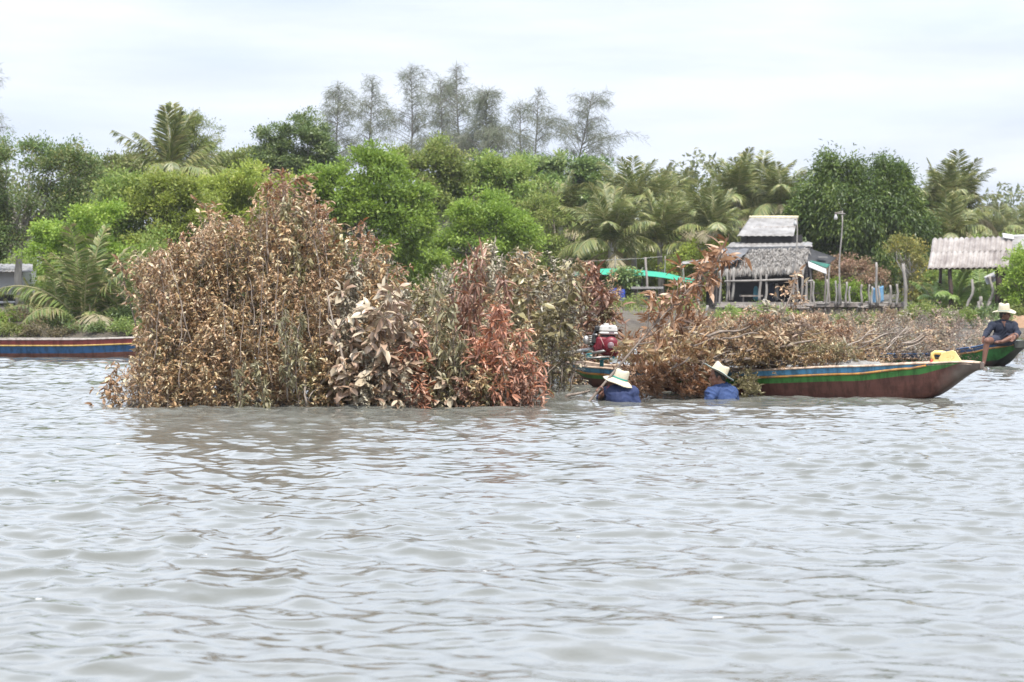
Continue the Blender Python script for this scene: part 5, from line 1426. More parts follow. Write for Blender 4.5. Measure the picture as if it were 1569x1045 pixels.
def hat(parent, c, up, fwd, R=.195, r=.098, h=.125, droop=.03, side=.035, band=TEAL, edge=None, k=40):
    """straw hat: wavy brim, tapering crown with a dent; c = centre of the brim plane (local)"""
    up = Vector(up).normalized(); M = frame_z(up, fwd)
    mb = MB(); vs, fs = [], []
    rings = []
    n = 9
    for lay in (0, 1):
        for i in range(n):
            f = i / (n - 1); rad = r * .98 + (R - r * .98) * f
            for j in range(k):
                a = 2 * math.pi * j / k
                z = -droop * f ** 1.6 * math.cos(a) ** 2 + side * f ** 1.7 * math.sin(a) ** 2 * (1 if side > 0 else 1) + .004 * math.sin(5 * a) * f
                vs.append(Vector(c) + M @ Vector((rad * math.cos(a) * 1.08, rad * math.sin(a) * .96, z - lay * .006)))
    for lay in (0, 1):
        o = lay * n * k
        for i in range(n - 1):
            for j in range(k):
                q = (o + i * k + j, o + i * k + (j + 1) % k, o + (i + 1) * k + (j + 1) % k, o + (i + 1) * k + j)
                fs.append(q[::-1] if lay == 0 else q)
    o1 = (n - 1) * k; o2 = n * k + (n - 1) * k
    for j in range(k): fs.append((o1 + j, o1 + (j + 1) % k, o2 + (j + 1) % k, o2 + j))
    mb.add(vs, fs, True)
    e = mb.build("hat", STRAW, parent)
    mb = MB(); vs, fs = [], []
    prof_ = [(1.0, -.004), (.985, .2), (.95, .5), (.9, .78), (.82, .95), (.68, 1.02), (.4, .99), (.02, .9)]
    for (f, z) in prof_:
        for j in range(k):
            a = 2 * math.pi * j / k
            dent = -.022 * max(0, (z - .7) / .3) * abs(math.sin(a)) ** 3 * (1 if f > .3 else 0)
            pin = 1 - .10 * max(0, z - .4) * abs(math.sin(a))
            vs.append(Vector(c) + M @ Vector((r * f * 1.1 * math.cos(a), r * f * .95 * math.sin(a) * pin, z * h + dent + (-.018 * (1 - f) if z > .85 else 0))))
    for i in range(len(prof_) - 1):
        for j in range(k): fs.append((i * k + j, i * k + (j + 1) % k, (i + 1) * k + (j + 1) % k, (i + 1) * k + j))
    fs.append(tuple((len(prof_) - 1) * k + j for j in range(k)))
    mb.add(vs, fs, True); mb.build("crown", STRAW, e)
    if band:
        mb = MB(); vs, fs = [], []
        for (f, z) in ((1.015, .04), (1.015, .17)):
            for j in range(k):
                a = 2 * math.pi * j / k; vs.append(Vector(c) + M @ Vector((r * f * 1.1 * math.cos(a), r * f * .95 * math.sin(a), z * h)))
        for j in range(k): fs.append((j, (j + 1) % k, k + (j + 1) % k, k + j))
        mb.add(vs, fs, True); mb.build("band", band, e)
    if edge:
        mb = MB(); a_ = vs
        pts = []
        for j in range(k + 1):
            a = 2 * math.pi * j / k
            z = -droop * math.cos(a) ** 2 + side * math.sin(a) ** 2 + .004 * math.sin(5 * a)
            pts.append(Vector(c) + M @ Vector((R * math.cos(a) * 1.08, R * math.sin(a) * .96, z - .003)))
        mb.tube(pts, .005, 5, False); mb.build("brim_edge", edge, e)
    return e

def head(mb, c, fwd, up=(0, 0, 1), s=1.0):
    """skull, jaw, nose, brow, lips, ears; fwd = where the face looks"""
    fwd = Vector(fwd).normalized(); up = Vector(up); up = (up - fwd * up.dot(fwd)).normalized(); sd = up.cross(fwd)
    M = Matrix((fwd, sd, up)).transposed()
    c = Vector(c)
    g = lambda x, y, z: c + M @ (Vector((x, y, z)) * s)
    mb.ell(c + M @ Vector((-.008, 0, .025)) * s, (.098 * s, .076 * s, .095 * s), M)
    mb.ell(g(.03, 0, -.045), (.062 * s, .058 * s, .07 * s), M)
    mb.ell(g(.058, 0, -.088), (.03 * s, .034 * s, .026 * s), M)       # chin
    mb.cap(g(.082, 0, .012), g(.105, 0, -.024), .011 * s, .017 * s, 8)  # nose
    mb.ell(g(.095, .013, -.028), (.012 * s, .011 * s, .010 * s), M, 8, 6); mb.ell(g(.095, -.013, -.028), (.012 * s, .011 * s, .010 * s), M, 8, 6)
    mb.cap(g(.077, -.034, .03), g(.077, .034, .03), .013 * s, .013 * s, 8)   # brow
    mb.cap(g(.084, -.019, -.054), g(.084, .019, -.054), .009 * s, .009 * s, 8); mb.cap(g(.08, -.017, -.066), g(.08, .017, -.066), .009 * s, .009 * s, 8)
    for y in (-1, 1):
        mb.ell(g(.058, y * .042, -.018), (.026 * s, .022 * s, .022 * s), M)   # cheek
        mb.ell(g(-.004, y * .079, -.012), (.02 * s, .01 * s, .032 * s), M, 10, 8)  # ear
    return g, M

def eyes(g, parent):
    for y in (-1, 1):
        mb = MB(); mb.ell(g(.082, y * .031, .006), (.009, .010, .006)); mb.build("eye", EYEW, parent)
def hair(g, M, parent, mat=HAIR):
    mb = MB(); mb.ell(g(-.018, 0, .035), (.1, .083, .09), M); mb.ell(g(-.055, 0, -.03), (.05, .066, .06), M)
    for y in (-1, 1): mb.ell(g(.0, y * .068, .012), (.03, .015, .04), M)
    mb.voxel("hair", .009, mat, parent, 2)

def hand(mb, w, d, palm_n, s=1.0, curl=35, spread=6, thumb_side=1):
    """palm at wrist w reaching along d, five unequal curled fingers; palm_n = the way the palm faces"""
    d = Vector(d).normalized(); pn = Vector(palm_n); pn = (pn - d * pn.dot(d)).normalized(); sd = d.cross(pn) * thumb_side
    w = Vector(w)
    k = w + d * .085 * s
    for i in range(4):
        o = (i - 1.5) * .0195 * s
        mb.cap(w + d * .012 + sd * o * .7, k + sd * -o if False else k + sd * o, .013 * s, .0115 * s, 8)
        ln = (.068, .078, .073, .058)[i] * s
        p = k + sd * o; a = 0
        for j, (f, c_) in enumerate(((.45, curl * .7), (.32, curl), (.23, curl * .8))):
            a += math.radians(c_ * (1 + .12 * i))
            dd = (d * math.cos(a) + pn * math.sin(a)).normalized()
            e = p + dd * ln * f; mb.cap(p, e, (.0098 - .0009 * j) * s, (.0092 - .0011 * j) * s, 8); p = e
    t0 = w + d * .025 * s - sd * .03 * s
    t1 = t0 + (d * .7 - sd * .6 + pn * .35).normalized() * .042 * s; t2 = t1 + (d * .85 - sd * .05 + pn * .6).normalized() * .034 * s
    mb.cap(w + d * .015 - sd * .015, t0, .014 * s, .0125 * s, 8); mb.cap(t0, t1, .0125 * s, .011 * s, 8); mb.cap(t1, t2, .0105 * s, .0085 * s, 8)

# -- man 1: back to us, chin up to the left, holding the long branch
def man_one():
    Y = 24.62
    o = at(950, 613, Y); o.z = 0
    e = empty("person", o, 0, "chest deep person in blue shirt and teal banded straw hat holding a branch", "person")
    q = lambda px, py, dy=0: at(px, py, Y + dy) - o
    mb = MB()
    hc = q(943, 583, .03)
    g, M = head(mb, hc, (-1, .45, -.12), (.18, .1, 1))
    neck = q(951, 598, .0)
    mb.cap(neck + Vector((0, 0, -.03)), hc + Vector((.03, 0, -.03)), .062, .058)
    sl, sr = q(931, 603, .08), q(968, 602, -.02)
    mb.cap(sl, sr, .075, .075); mb.ell(q(950, 612), (.17, .12, .16))
    mb.cap(q(950, 610), q(951, 640), .15, .14); mb.cap(q(951, 640), q(951, 670), .14, .15)
    for s in (-1, 1): mb.cap(q(951 + 9 * s, 672), q(951 + 11 * s, 722, .02), .085, .06); mb.cap(q(951 + 11 * s, 722, .02), q(951 + 11 * s, 770, .05), .058, .042)
    hw = HELD0 + (HELD1 - HELD0) * .068 - o          # where the pole is grasped
    pd = (HELD1 - HELD0).normalized()
    el = q(920, 610, .18)
    wr = hw + Vector((.035, .05, -.05))
    mb.cap(sl, el, .055, .043); mb.cap(el, wr, .042, .03)
    hd = MB()
    # palm beside the pole, fingers wrapped round it
    side = Vector((-1, .3, 0)); side = (side - pd * side.dot(pd)).normalized(); fr = pd.cross(side).normalized()
    for i in range(4):
        c = hw + pd * (-.03 + .021 * i)
        pts = [c + (side * math.cos(a) + fr * math.sin(a)) * .033 for a in [math.radians(v) for v in (200, 250, 300, 350, 400, 440 - 12 * (i % 3))]]
        for a, b in zip(pts, pts[1:]): mb.cap(a, b, .0105, .0098, 8)
        mb.cap(wr, pts[0], .016, .012, 8)
    th = [wr + pd * .02, hw + pd * .045 + side * -.025 + fr * .02, hw + pd * .058 + side * .01 + fr * .03]
    mb.cap(th[0], th[1], .014, .011, 8); mb.cap(th[1], th[2], .011, .009, 8)
    ra = q(977, 622, -.05); mb.cap(sr, ra, .055, .043); mb.cap(ra, q(962, 632, -.25), .042, .03)
    hand(mb, q(962, 632, -.25), (-.6, -.6, -.2), (0, 0, -1))
    mb.voxel("body", .0085, SKIN2, e, 2)
    eyes(g, e); hair(g, M, e)
    mb = MB()
    mb.cap(sl + Vector((.0, 0, .0)), sr, .098, .098); mb.ell(q(950, 609), (.205, .15, .19)); mb.cap(q(950, 611), q(951, 645), .18, .175)
    mb.cap(sl, sl.lerp(el, .92), .075, .066); mb.cap(sr, ra, .075, .062)
    mb.lathe([(.055, -.07), (.085, -.02), (.078, .018), (.066, .03), (.03, .02)], neck + Vector((-.0, 0, -.0)), frame_z((-.25, .1, 1)), 20)
    sh = mb.voxel("shirt", .009, SH_BLUE, e, 3, folds=.011)
    mb = MB(); mb.cap(sl + Vector((.02, -.06, .065)), sl + Vector((.09, -.04, .085)), .032, .03); mb.cap(sl + Vector((-.02, -.04, .05)), sl + Vector((.05, -.07, .06)), .028, .03); mb.voxel("shoulder_cloth", .009, PINKC, e, 3)
    mb = MB(); mb.ell(hc + Vector((-.04, .02, -.085)), (.06, .065, .045)); mb.ell(hc + Vector((-.015, .0, -.105)), (.06, .07, .04)); mb.voxel("neck_scarf", .01, REDC, e, 3)
    hat(e, q(949, 580.5, .0), (.36, -.10, 1), (-1, .2, .35), .19, .098, .135, .045, -.05, TEAL)
man_one()

# -- man 2: in profile to the left, hat pushed back
def man_two():
    Y = 25.2
    o = at(1106, 612, Y); o.z = 0
    e = empty("person", o, 0, "chest deep person in brighter blue shirt, face in profile under plain straw hat", "person")
    q = lambda px, py, dy=0: at(px, py, Y + dy) - o
    mb = MB()
    hc = q(1099.5, 577, 0)
    g, M = head(mb, hc, (-1, -.06, -.10), (.06, 0, 1), 1.02)
    neck = q(1107, 592)
    mb.cap(neck + Vector((.0, 0, -.04)), hc + Vector((.03, 0, -.04)), .066, .062)
    sl, sr = q(1091, 604, -.10), q(1120, 602, .08)
    mb.cap(sl, sr, .075, .075); mb.ell(q(1107, 611), (.17, .13, .16))
    mb.cap(q(1107, 610), q(1107, 640), .15, .14); mb.cap(q(1107, 640), q(1107, 670), .14, .15)
    for s in (-1, 1): mb.cap(q(1107 + 9 * s, 672), q(1107 + 11 * s, 722), .085, .06); mb.cap(q(1107 + 11 * s, 722), q(1107 + 11 * s, 770), .058, .042)
    e1, e2 = q(1082, 622, -.14), q(1128, 622, .1)
    mb.cap(sl, e1, .055, .043); mb.cap(sr, e2, .055, .043); mb.cap(e1, q(1070, 634, .05), .042, .03); mb.cap(e2, q(1112, 640, .25), .042, .03)
    hand(mb, q(1070, 634, .05), (-1, .3, -.1), (0, 0, -1)); hand(mb, q(1112, 640, .25), (-.8, .5, 0), (0, 0, -1))
    mb.voxel("body", .0085, SKIN, e, 2)
    eyes(g, e); hair(g, M, e)
    mb = MB()
    mb.cap(sl, sr, .10, .10); mb.ell(q(1107, 608), (.19, .17, .20)); mb.cap(q(1107, 611), q(1107, 645), .185, .18)
    mb.cap(sl, e1, .08, .066); mb.cap(sr, e2, .08, .064); mb.cap(q(1098, 598, -.12), q(1088, 612, -.2), .055, .05)
    mb.lathe([(.05, -.08), (.1, -.035), (.088, .012), (.074, .04), (.03, .03)], neck + Vector((.01, 0, .0)), frame_z((-.3, 0, 1)), 20)
    sh = mb.voxel("shirt", .009, SH_BLUE2, e, 3, folds=.011)
    mb = MB()
    for a, b in (((1107, 599.5), (1120, 601)), ((1110, 603), (1122, 605)), ((1102, 605), (1107, 611))):
        mb.tube([q(*a, -.2), q((a[0] + b[0]) / 2, (a[1] + b[1]) / 2 - .8, -.215), q(*b, -.19)], [.004, .008, .004], 6)
    hat(e, q(1101.5, 570.5), (.50, .02, .85), (-1, 0, .62), .2, .1, .125, -.005, .012, None, GREYRIB)
man_two()

# -- man 3: sitting on the bow, one leg in the water, the other folded
def man_three():
    Y = 36.85
    o = at(1536, 525, Y)
    e = empty("person", o, 0, "person in navy shirt and straw hat sitting on a boat bow, leg dangling", "person")
    q = lambda px, py, dy=0: at(px, py, Y + dy) - at(1537, 526, Y)
    mb = MB()
    hc = q(1541, 482.5, -.03)
    g, M = head(mb, hc, (.85, -.52, -.12), (0, 0, 1), 1.0)
    neck = q(1539, 493.5)
    mb.cap(neck + Vector((0, 0, -.03)), hc + Vector((-.02, .02, -.04)), .058, .055)
    sl, sr = q(1521.5, 500), q(1554, 499.5)
    mb.cap(sl, sr, .066, .066); mb.cap(q(1538, 502), q(1538, 516), .15, .13); mb.cap(q(1530, 519), q(1546, 519), .12, .12)
    el, wl = q(1513, 511.5, -.08), q(1508, 518.5, -.30)
    er, wr = q(1560, 511.5, -.1), q(1555, 517.5, -.38)
    mb.cap(sl, el, .052, .042); mb.cap(el, wl, .040, .028); mb.cap(sr, er, .052, .042); mb.cap(er, wr, .04, .028)
    hand(mb, wl, (-.25, -.35, -.9), (.5, -.6, .2), 1.0, 30)
    hand(mb, wr, (-.5, -.3, -.7), (-.6, -.4, .3), 1.0, 30)
    kl, al, fl = q(1513.5, 523.5, -.42), q(1508.5, 556, -.44), q(1504.5, 560.5, -.62)
    mb.cap(q(1530, 521.5, -.02), kl, .085, .066); mb.ell(kl + Vector((0, -.01, 0)), (.062, .066, .066)); mb.cap(kl, kl.lerp(al, .3) + Vector((0, .015, 0)), .058, .056); mb.cap(kl.lerp(al, .3) + Vector((0, .015, 0)), al, .056, .034)
    mb.cap(al + Vector((0, .02, -.02)), fl, .036, .03); mb.ell(fl.lerp(al, .3) + Vector((0, 0, -.03)), (.042, .09, .026))
    for i in range(5): mb.cap(fl + Vector((-.03 + .015 * i, 0, -.012)), fl + Vector((-.036 + .017 * i, -.045 + .004 * i, -.02)), .011, .009, 8)
    kr, ar = q(1556.5, 516.0, -.28), q(1536, 524.8, -.34)
    mb.cap(q(1547, 521.5, -.02), kr, .085, .066); mb.ell(kr, .062); mb.cap(kr, kr.lerp(ar, .35), .058, .056); mb.cap(kr.lerp(ar, .35), ar, .056, .034)
    fr_ = ar + Vector((-.15, .10, -.015)); mb.cap(ar, fr_, .035, .03); mb.ell(ar + Vector((-.075, .045, -.014)), (.08, .05, .026))
    for i in range(5): mb.cap(fr_ + Vector((0, -.03 + .015 * i, 0)), fr_ + Vector((-.045, -.036 + .017 * i, -.01)), .011, .009, 8)
    mb.voxel("body", .0085, SKIN2, e, 2)
    eyes(g, e); hair(g, M, e)
    mb = MB()
    mb.cap(sl, sr, .086, .086); mb.cap(q(1538, 504), q(1538.5, 514), .185, .165); mb.cap(q(1533, 517.5), q(1545, 517.5), .145, .145); mb.cap(q(1531, 501), q(1546, 501), .12, .12)
    mb.cap(sl, el, .07, .06); mb.cap(el, el.lerp(wl, .85), .06, .045); mb.cap(sr, er, .07, .06); mb.cap(er, er.lerp(wr, .75), .06, .045)
    sh = mb.voxel("shirt", .009, SH_NAVY, e, 3, folds=.011)
    # V neck: skin shows between the collar edges
    mb = MB(); n0 = q(1539.5, 496, -.155)
    mb.add([n0 + Vector(v) for v in [(-.055, .045, .045), (.06, .045, .045), (.008, -.03, -.095), (0.0, -.012, .03)]], [(0, 3, 2), (3, 1, 2)])
    mb.tube([n0 + Vector((-.06, .05, .05)), n0 + Vector((-.03, .0, -.02)), n0 + Vector((.008, -.036, -.1))], .012, 8); mb.tube([n0 + Vector((.065, .05, .05)), n0 + Vector((.04, .0, -.02)), n0 + Vector((.008, -.036, -.1))], .012, 8)
    me = mb.mesh("collar", SH_NAVY); me.materials.append(SKIN2)
    for p in me.polygons:
        if p.index < 2: p.material_index = 1
    link("collar", me, e)
    mb = MB(); mb.cap(q(1530, 521.5, -.0), q(1530, 521.5).lerp(kl, .62), .105, .088); mb.cap(q(1547, 521.5), q(1547, 521.5).lerp(kr, .5), .105, .09); mb.cap(q(1531, 521), q(1546, 521), .128, .128)
    mb.voxel("shorts", .011, SHORTS, e, 2)
    hat(e, q(1539.5, 477.5, -.02), (-.04, -.14, 1), (.85, -.5, .1), .205, .1, .155, .03, .02, GREYRIB)
man_three()
# ------------------------------------------------------------------ huts and what stands round them
GREYWOOD = pmat("weathered_wood", [(0.13, 0.11, 0.095), (0.24, 0.21, 0.19), (0.36, 0.33, 0.3)], 5, .9, .5, (1, 1, .25))
PALEWOOD = pmat("pale_pole_wood", [(0.17, 0.15, 0.135), (0.26, 0.24, 0.22), (0.34, 0.32, 0.295)], 5, .9, .4, (1, 1, .25))
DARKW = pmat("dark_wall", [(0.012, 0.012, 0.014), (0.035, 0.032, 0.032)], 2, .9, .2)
DARKBR = pmat("dark_brown_post", [(0.03, 0.02, 0.016), (0.08, 0.055, 0.045)], 5, .85, .4, (1, 1, .3))
TARP = pmat("grey_tarp", [(0.085, 0.085, 0.09), (0.14, 0.14, 0.145)], 2, .6, .5, bscale=5)
BLACKT = pmat("black_tarp", [(0.014, 0.014, 0.016), (0.04, 0.04, 0.042)], 2, .6, .3)
NETM = pmat("green_shade_net", [(0.02, 0.26, 0.16), (0.035, 0.36, 0.23)], 6, .8, .2)
WHITEP = pmat("white_sheet", [(0.36, 0.355, 0.35), (0.46, 0.46, 0.46)], 3, .5, .1)
BLUEP = pmat("blue_plastic", [(0.012, 0.035, 0.22), (0.025, 0.06, 0.32)], 4, .4, .05)
BLUEC = pmat("blue_cloth", [(0.1, 0.25, 0.42), (0.2, 0.38, 0.55)], 5, .8, .3)
def tinmat(name, c0, c1, dirt, amt):
    m = pmat(name, [dirt, c0, c1], 1.6, .6, .1, (1, 1, 1), spec=.4)
    return m
TIN = tinmat("old_cement_sheet", (0.27, 0.24, 0.22), (0.40, 0.37, 0.345), (0.15, 0.125, 0.115), .4)
TINW = tinmat("pale_roof_sheet", (0.23, 0.22, 0.21), (0.31, 0.30, 0.29), (0.14, 0.13, 0.12), .4)

def bpx(mb, x0, y0, x1, y1, Y, d, o=Vector((0, 0, 0)), rot=None, bevel=0.0):
    a, b = at(x0, y0, Y), at(x1, y1, Y)
    c = (a + b) / 2 - o
    return mb.box(c, (abs(b.x - a.x), d, abs(a.z - b.z)), rot, bevel)

def pole(parent, name, mat, x0, y0, x1, y1, Y, r, o, wob=.02, r1=None, k=7, dY=0):
    p0, p1 = at(x0, y0, Y) - o, at(x1, y1, Y + dY) - o
    n = 7; ph = rnd.uniform(0, 6)
    pts = [p0.lerp(p1, i / n) + Vector((wob * math.sin(i * .9 + ph), wob * math.cos(i * 1.2 + ph), 0)) for i in range(n + 1)]
    mb = MB(); mb.tube(pts, [r + ((r1 or r * .8) - r) * i / n for i in range(n + 1)], k)
    if parent is None: return mb
    return mb.build(name, mat, parent)

def sheet(name, parent, mat, tl, tr, br, bl, wave=.0, pitch=.18, nx=60, ny=10, sag=0.0, thick=.012, jag=0.0, seed=0):
    """roofing or cloth spanned between four corners; wave = corrugation height"""
    rg = np.random.default_rng(seed)
    V, q = [], []
    w = (tr - tl).length
    nx = max(nx, int(w / pitch * 8)) if wave else nx
    nv = (tr - tl).cross(bl - tl).normalized()
    if nv.z < 0: nv = -nv
    jags = rg.uniform(-1, 1, nx + 1) * jag
    for j in range(ny + 1):
        for i in range(nx + 1):
            u, v = i / nx, j / ny
            p = tl.lerp(tr, u).lerp(bl.lerp(br, u), v)
            s = u * w / pitch * 2 * math.pi
            p = p + nv * (wave * (abs(math.sin(s / 2)) ** 1.0 if wave else 0)) - Vector((0, 0, 1)) * sag * math.sin(math.pi * u) * math.sin(math.pi * v)
            if jag and j == ny: p = p + (bl - tl).normalized() * jags[i]
            V.append(p)
    for j in range(ny):
        for i in range(nx): q.append((j * (nx + 1) + i, (j + 1) * (nx + 1) + i, (j + 1) * (nx + 1) + i + 1, j * (nx + 1) + i + 1))
    l = link(name, mesh_np(name, V, q, None, mat, True), parent)
    md = l.modifiers.new("s", 'SOLIDIFY'); md.thickness = thick
    return l

# ---- thatched stilt hut
def stilt_hut():
    Y = 86.0
    o = at(1170, 497, Y); o.z = gz(o.x, Y)
    e = empty("stilt_hut", o, 0, "thatched bamboo hut on stilts with a grey tarp over its left corner", "hut")
    A = lambda px, py, dy=0: at(px, py, Y + dy) - o
    # thatch: ranks of hanging leaf strips over a sloped bed
    n = 5200; rg = np.random.default_rng(4)
    tl, tr, bl, br = A(1106, 384, 1.6), A(1240, 381, 1.6), A(1103, 414, -.6), A(1232, 409, -.6)
    u, v = rg.uniform(0, 1, n), rg.uniform(0, 1.0, n)
    v[:900] = rg.uniform(.9, 1.02, 900)
    tl_, tr_, bl_, br_ = [np.array(p) for p in (tl, tr, bl, br)]
    top = tl_ + (tr_ - tl_) * u[:, None]; bot = bl_ + (br_ - bl_) * u[:, None]
    P = top + (bot - top) * v[:, None]
    dn = nrm(bot - top)
    up = np.array([0, -.45, .9])
    P = P + up * rg.uniform(0, .10, (n, 1)) * (1 - .2 * v[:, None])
    D = dn + rg.normal(0, .16, (n, 3)); D[v > .88, 2] -= .7
    V, q = diamonds(P, D, up + rg.normal(0, .35, (n, 3)), rg.uniform(.22, .5, n), rg.uniform(.035, .08, n), .1)
    th = leafmat("thatch_leaf", [(0.14, 0.128, 0.115), (0.205, 0.19, 0.175), (0.27, 0.255, 0.235), (0.33, 0.315, 0.295)], .8, .1, .2, None, 0)
    bed = sheet("thatch_roof", e, pmat("thatch_bed", [(0.1, 0.085, 0.07), (0.2, 0.17, 0.14)], 8, .95, .6), tl, tr, br, bl, 0, nx=20, ny=6, thick=.08)
    link("thatch_leaves", mesh_np("thatch_leaves", V, q, None, th), bed)
    sheet("black_ridge_cover", e, BLACKT, A(1104, 379, 1.7), A(1232, 377, 1.7), A(1232, 385, 1.2), A(1104, 388, 1.0), 0, nx=30, ny=4, sag=.04, jag=.06, seed=2)
    # grey tarp over the left corner
    V, q = [], []
    for j in range(15):
        for i in range(19):
            a, b = i / 18, j / 14
            p = A(1107 + a * (40 - 14 * b), 385 + b * (26 - 10 * a) , 1.45 - 2.2 * b * .95) + Vector((0, -.10, .09)) + Vector((0, -.05, .06)) * math.sin(a * 9 + b * 7) * .7
            V.append(p)
    for j in range(14):
        for i in range(18): q.append((j * 19 + i, (j + 1) * 19 + i, (j + 1) * 19 + i + 1, j * 19 + i + 1))
    l = link("tarp", mesh_np("tarp", V, q, None, TARP, True), e); l.modifiers.new("s", 'SOLIDIFY').thickness = .01
    # floor, rails, back wall
    mb = MB(); bpx(mb, 1097, 463, 1240, 467, Y + .2, 3.4, -(-o)); mb.build("floor_deck", GREYWOOD, e)
    mb = MB()
    for k in range(16): mb.tube([A(1098 + k * 9, 468 + (k % 3) * .6, -1.52 - .02 * (k % 2)), A(1112 + k * 9, 468 + ((k + 1) % 3) * .6, -1.52)], .04, 6)
    mb.build("edge_beam", GREYWOOD, e)
    mb = MB(); mb.tube([A(1110, 431, -1.4), A(1160, 430, -1.38), A(1212, 428, -1.4)], .045, 7); mb.build("rail", PALEWOOD, e)
    mb = MB(); mb.tube([A(1096, 470.5, -1.6), A(1240, 472, -1.6)], .05, 7); mb.build("rail", GREYWOOD, e)
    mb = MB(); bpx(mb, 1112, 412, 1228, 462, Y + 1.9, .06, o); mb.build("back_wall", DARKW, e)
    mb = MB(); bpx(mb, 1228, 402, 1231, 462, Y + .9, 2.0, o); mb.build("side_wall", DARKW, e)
    for (x0, y0, x1, y1, r, dy) in [(1103, 476, 1104, 412, .05, -1.3), (1114, 462, 1115, 412, .05, -1.2), (1118, 460, 1118, 412, .035, -1.25), (1122, 460, 1125, 410, .06, -1.3), (1157, 430, 1156, 412, .06, -1.2),
                                    (1164, 462, 1165, 414, .065, -1.35), (1173, 462, 1175, 420, .06, -1.3), (1216, 496, 1216, 405, .055, -1.5), (1221, 466, 1222, 405, .05, -1.4), (1228, 496, 1229, 404, .06, -1.5), (1164, 492, 1164, 468, .05, -1.4), (1172, 490, 1171, 458, .06, -1.6), (1130, 492, 1130, 468, .05, -1.3), (1106, 496, 1107, 468, .05, -1.3), (1196, 492, 1196, 468, .05, -1.3), (1145, 494, 1145, 466, .05, .9), (1205, 494, 1205, 466, .05, .9)]:
        pole(e, "post", PALEWOOD if r > .04 else GREYWOOD, x0, y0, x1, y1, Y + dy, r, o)
    # dim furnishings
    mb = MB(); bpx(mb, 1134, 452, 1168, 454.5, Y - .2, .5, o); bpx(mb, 1138, 454.5, 1140, 463, Y - .2, .06, o); bpx(mb, 1162, 454.5, 1164, 463, Y - .2, .06, o); mb.build("bench", GREYWOOD, e)
    for px, w, t, mt in ((1158, 8, 441, pmat("teal_bundle", [(0.02, 0.12, 0.16), (0.05, 0.2, 0.25)], 3, .8, .3)), (1182, 8, 436, SH_NAVY), (1190, 7, 436, M_GREYCLOTH)):
        mb = MB(); c = A(px, 452, .7); mb.cap(c + Vector((0, 0, -.15)), c + Vector((0, 0, (452 - t) * Y / F)), w * Y / F * .6, w * Y / F * .45); mb.voxel("hanging_cloth", .06, mt, e, 3)
stilt_hut()

# ---- metal roofed house behind the hut
def metal_house():
    Y = 92.0
    o = at(1175, 480, Y); o.z = gz(o.x, Y)
    e = empty("metal_roofed_house", o, 0, "dark walled house with pale corrugated roof standing behind the thatched hut", "house")
    A = lambda px, py, dy=0: at(px, py, Y + dy) - o
    r = sheet("upper_roof", e, TINW, A(1149, 333.5, 3.2), A(1222, 333.5, 3.2), A(1216, 362, 0), A(1129, 362, 0), .03, .25, ny=8)
    mb = MB(); mb.tube([A(1148, 333, 3.2), A(1223, 333, 3.2)], .08, 8); mb.build("ridge_cap", pmat("yellowed_ridge", [(0.6, 0.52, 0.3), (0.7, 0.64, 0.45)], 3, .6, .1), r)
    mb = MB(); mb.tube([A(1138, 348.5, 1.52), A(1219, 347.5, 1.52)], .035, 6); mb.build("sheet_lap", TIN, r)
    sheet("lower_roof", e, TINW, A(1120, 372, .4), A(1243, 371, .4), A(1245, 378, -.6), A(1112, 379, -.6), .03, .25, ny=4)
    mb = MB(); mb.add([A(1230, 372, -.3), A(1245, 372, -.3), A(1238, 389, -.3), A(1230, 372, -.24), A(1245, 372, -.24), A(1238, 389, -.24)], [(0, 2, 1), (3, 4, 5), (0, 1, 4, 3), (1, 2, 5, 4), (2, 0, 3, 5)]); mb.build("gable_board", WHITEP, e)
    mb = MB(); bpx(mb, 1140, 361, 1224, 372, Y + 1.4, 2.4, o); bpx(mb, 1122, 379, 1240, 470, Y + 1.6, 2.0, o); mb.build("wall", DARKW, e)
    sheet("side_awning", e, BLACKT, A(1237, 379, .2), A(1282, 395, .4), A(1270, 404, -1), A(1236, 402, -1), 0, nx=12, ny=4)
    sheet("left_awning", e, BLACKT, A(1085, 389, .2), A(1118, 378, .4), A(1113, 391, -.8), A(1078, 394, -.8), 0, nx=12, ny=4)
    for px in (1126, 1236, 1270): pole(e, "post", GREYWOOD, px, 478, px, 382 if px < 1250 else 402, Y - .6, .06, o)
    mb = MB(); bpx(mb, 1253, 393, 1267, 395, Y - .8, .4, o); mb.build("pale_board", TINW, e)
metal_house()
Yaw = 88.5
_o = at(1255, 470, Yaw); _o.z = gz(_o.x, Yaw)
aw = empty("awning", _o, 0, "small white awning with green back sloping down right of the hut", "awning")
sheet("white_cover", aw, WHITEP, at(1238, 400, Yaw) - _o, at(1266, 412, Yaw) - _o, at(1267, 420, Yaw - .4) - _o, at(1239, 409, Yaw - .4) - _o, 0, nx=8, ny=4)
sheet("green_cover", aw, pmat("dark_green_sheet", [(0.015, 0.09, 0.07), (0.02, 0.14, 0.1)], 4, .6, .2), at(1243, 399, Yaw + .5) - _o, at(1272, 405, Yaw + .5) - _o, at(1267, 411, Yaw + .05) - _o, at(1240, 400, Yaw + .05) - _o, 0, nx=8, ny=4)
for px, ty in ((1242, 409), (1264, 416)): pole(aw, "post", GREYWOOD, px, 480, px, ty, Yaw - .1, .05, _o)

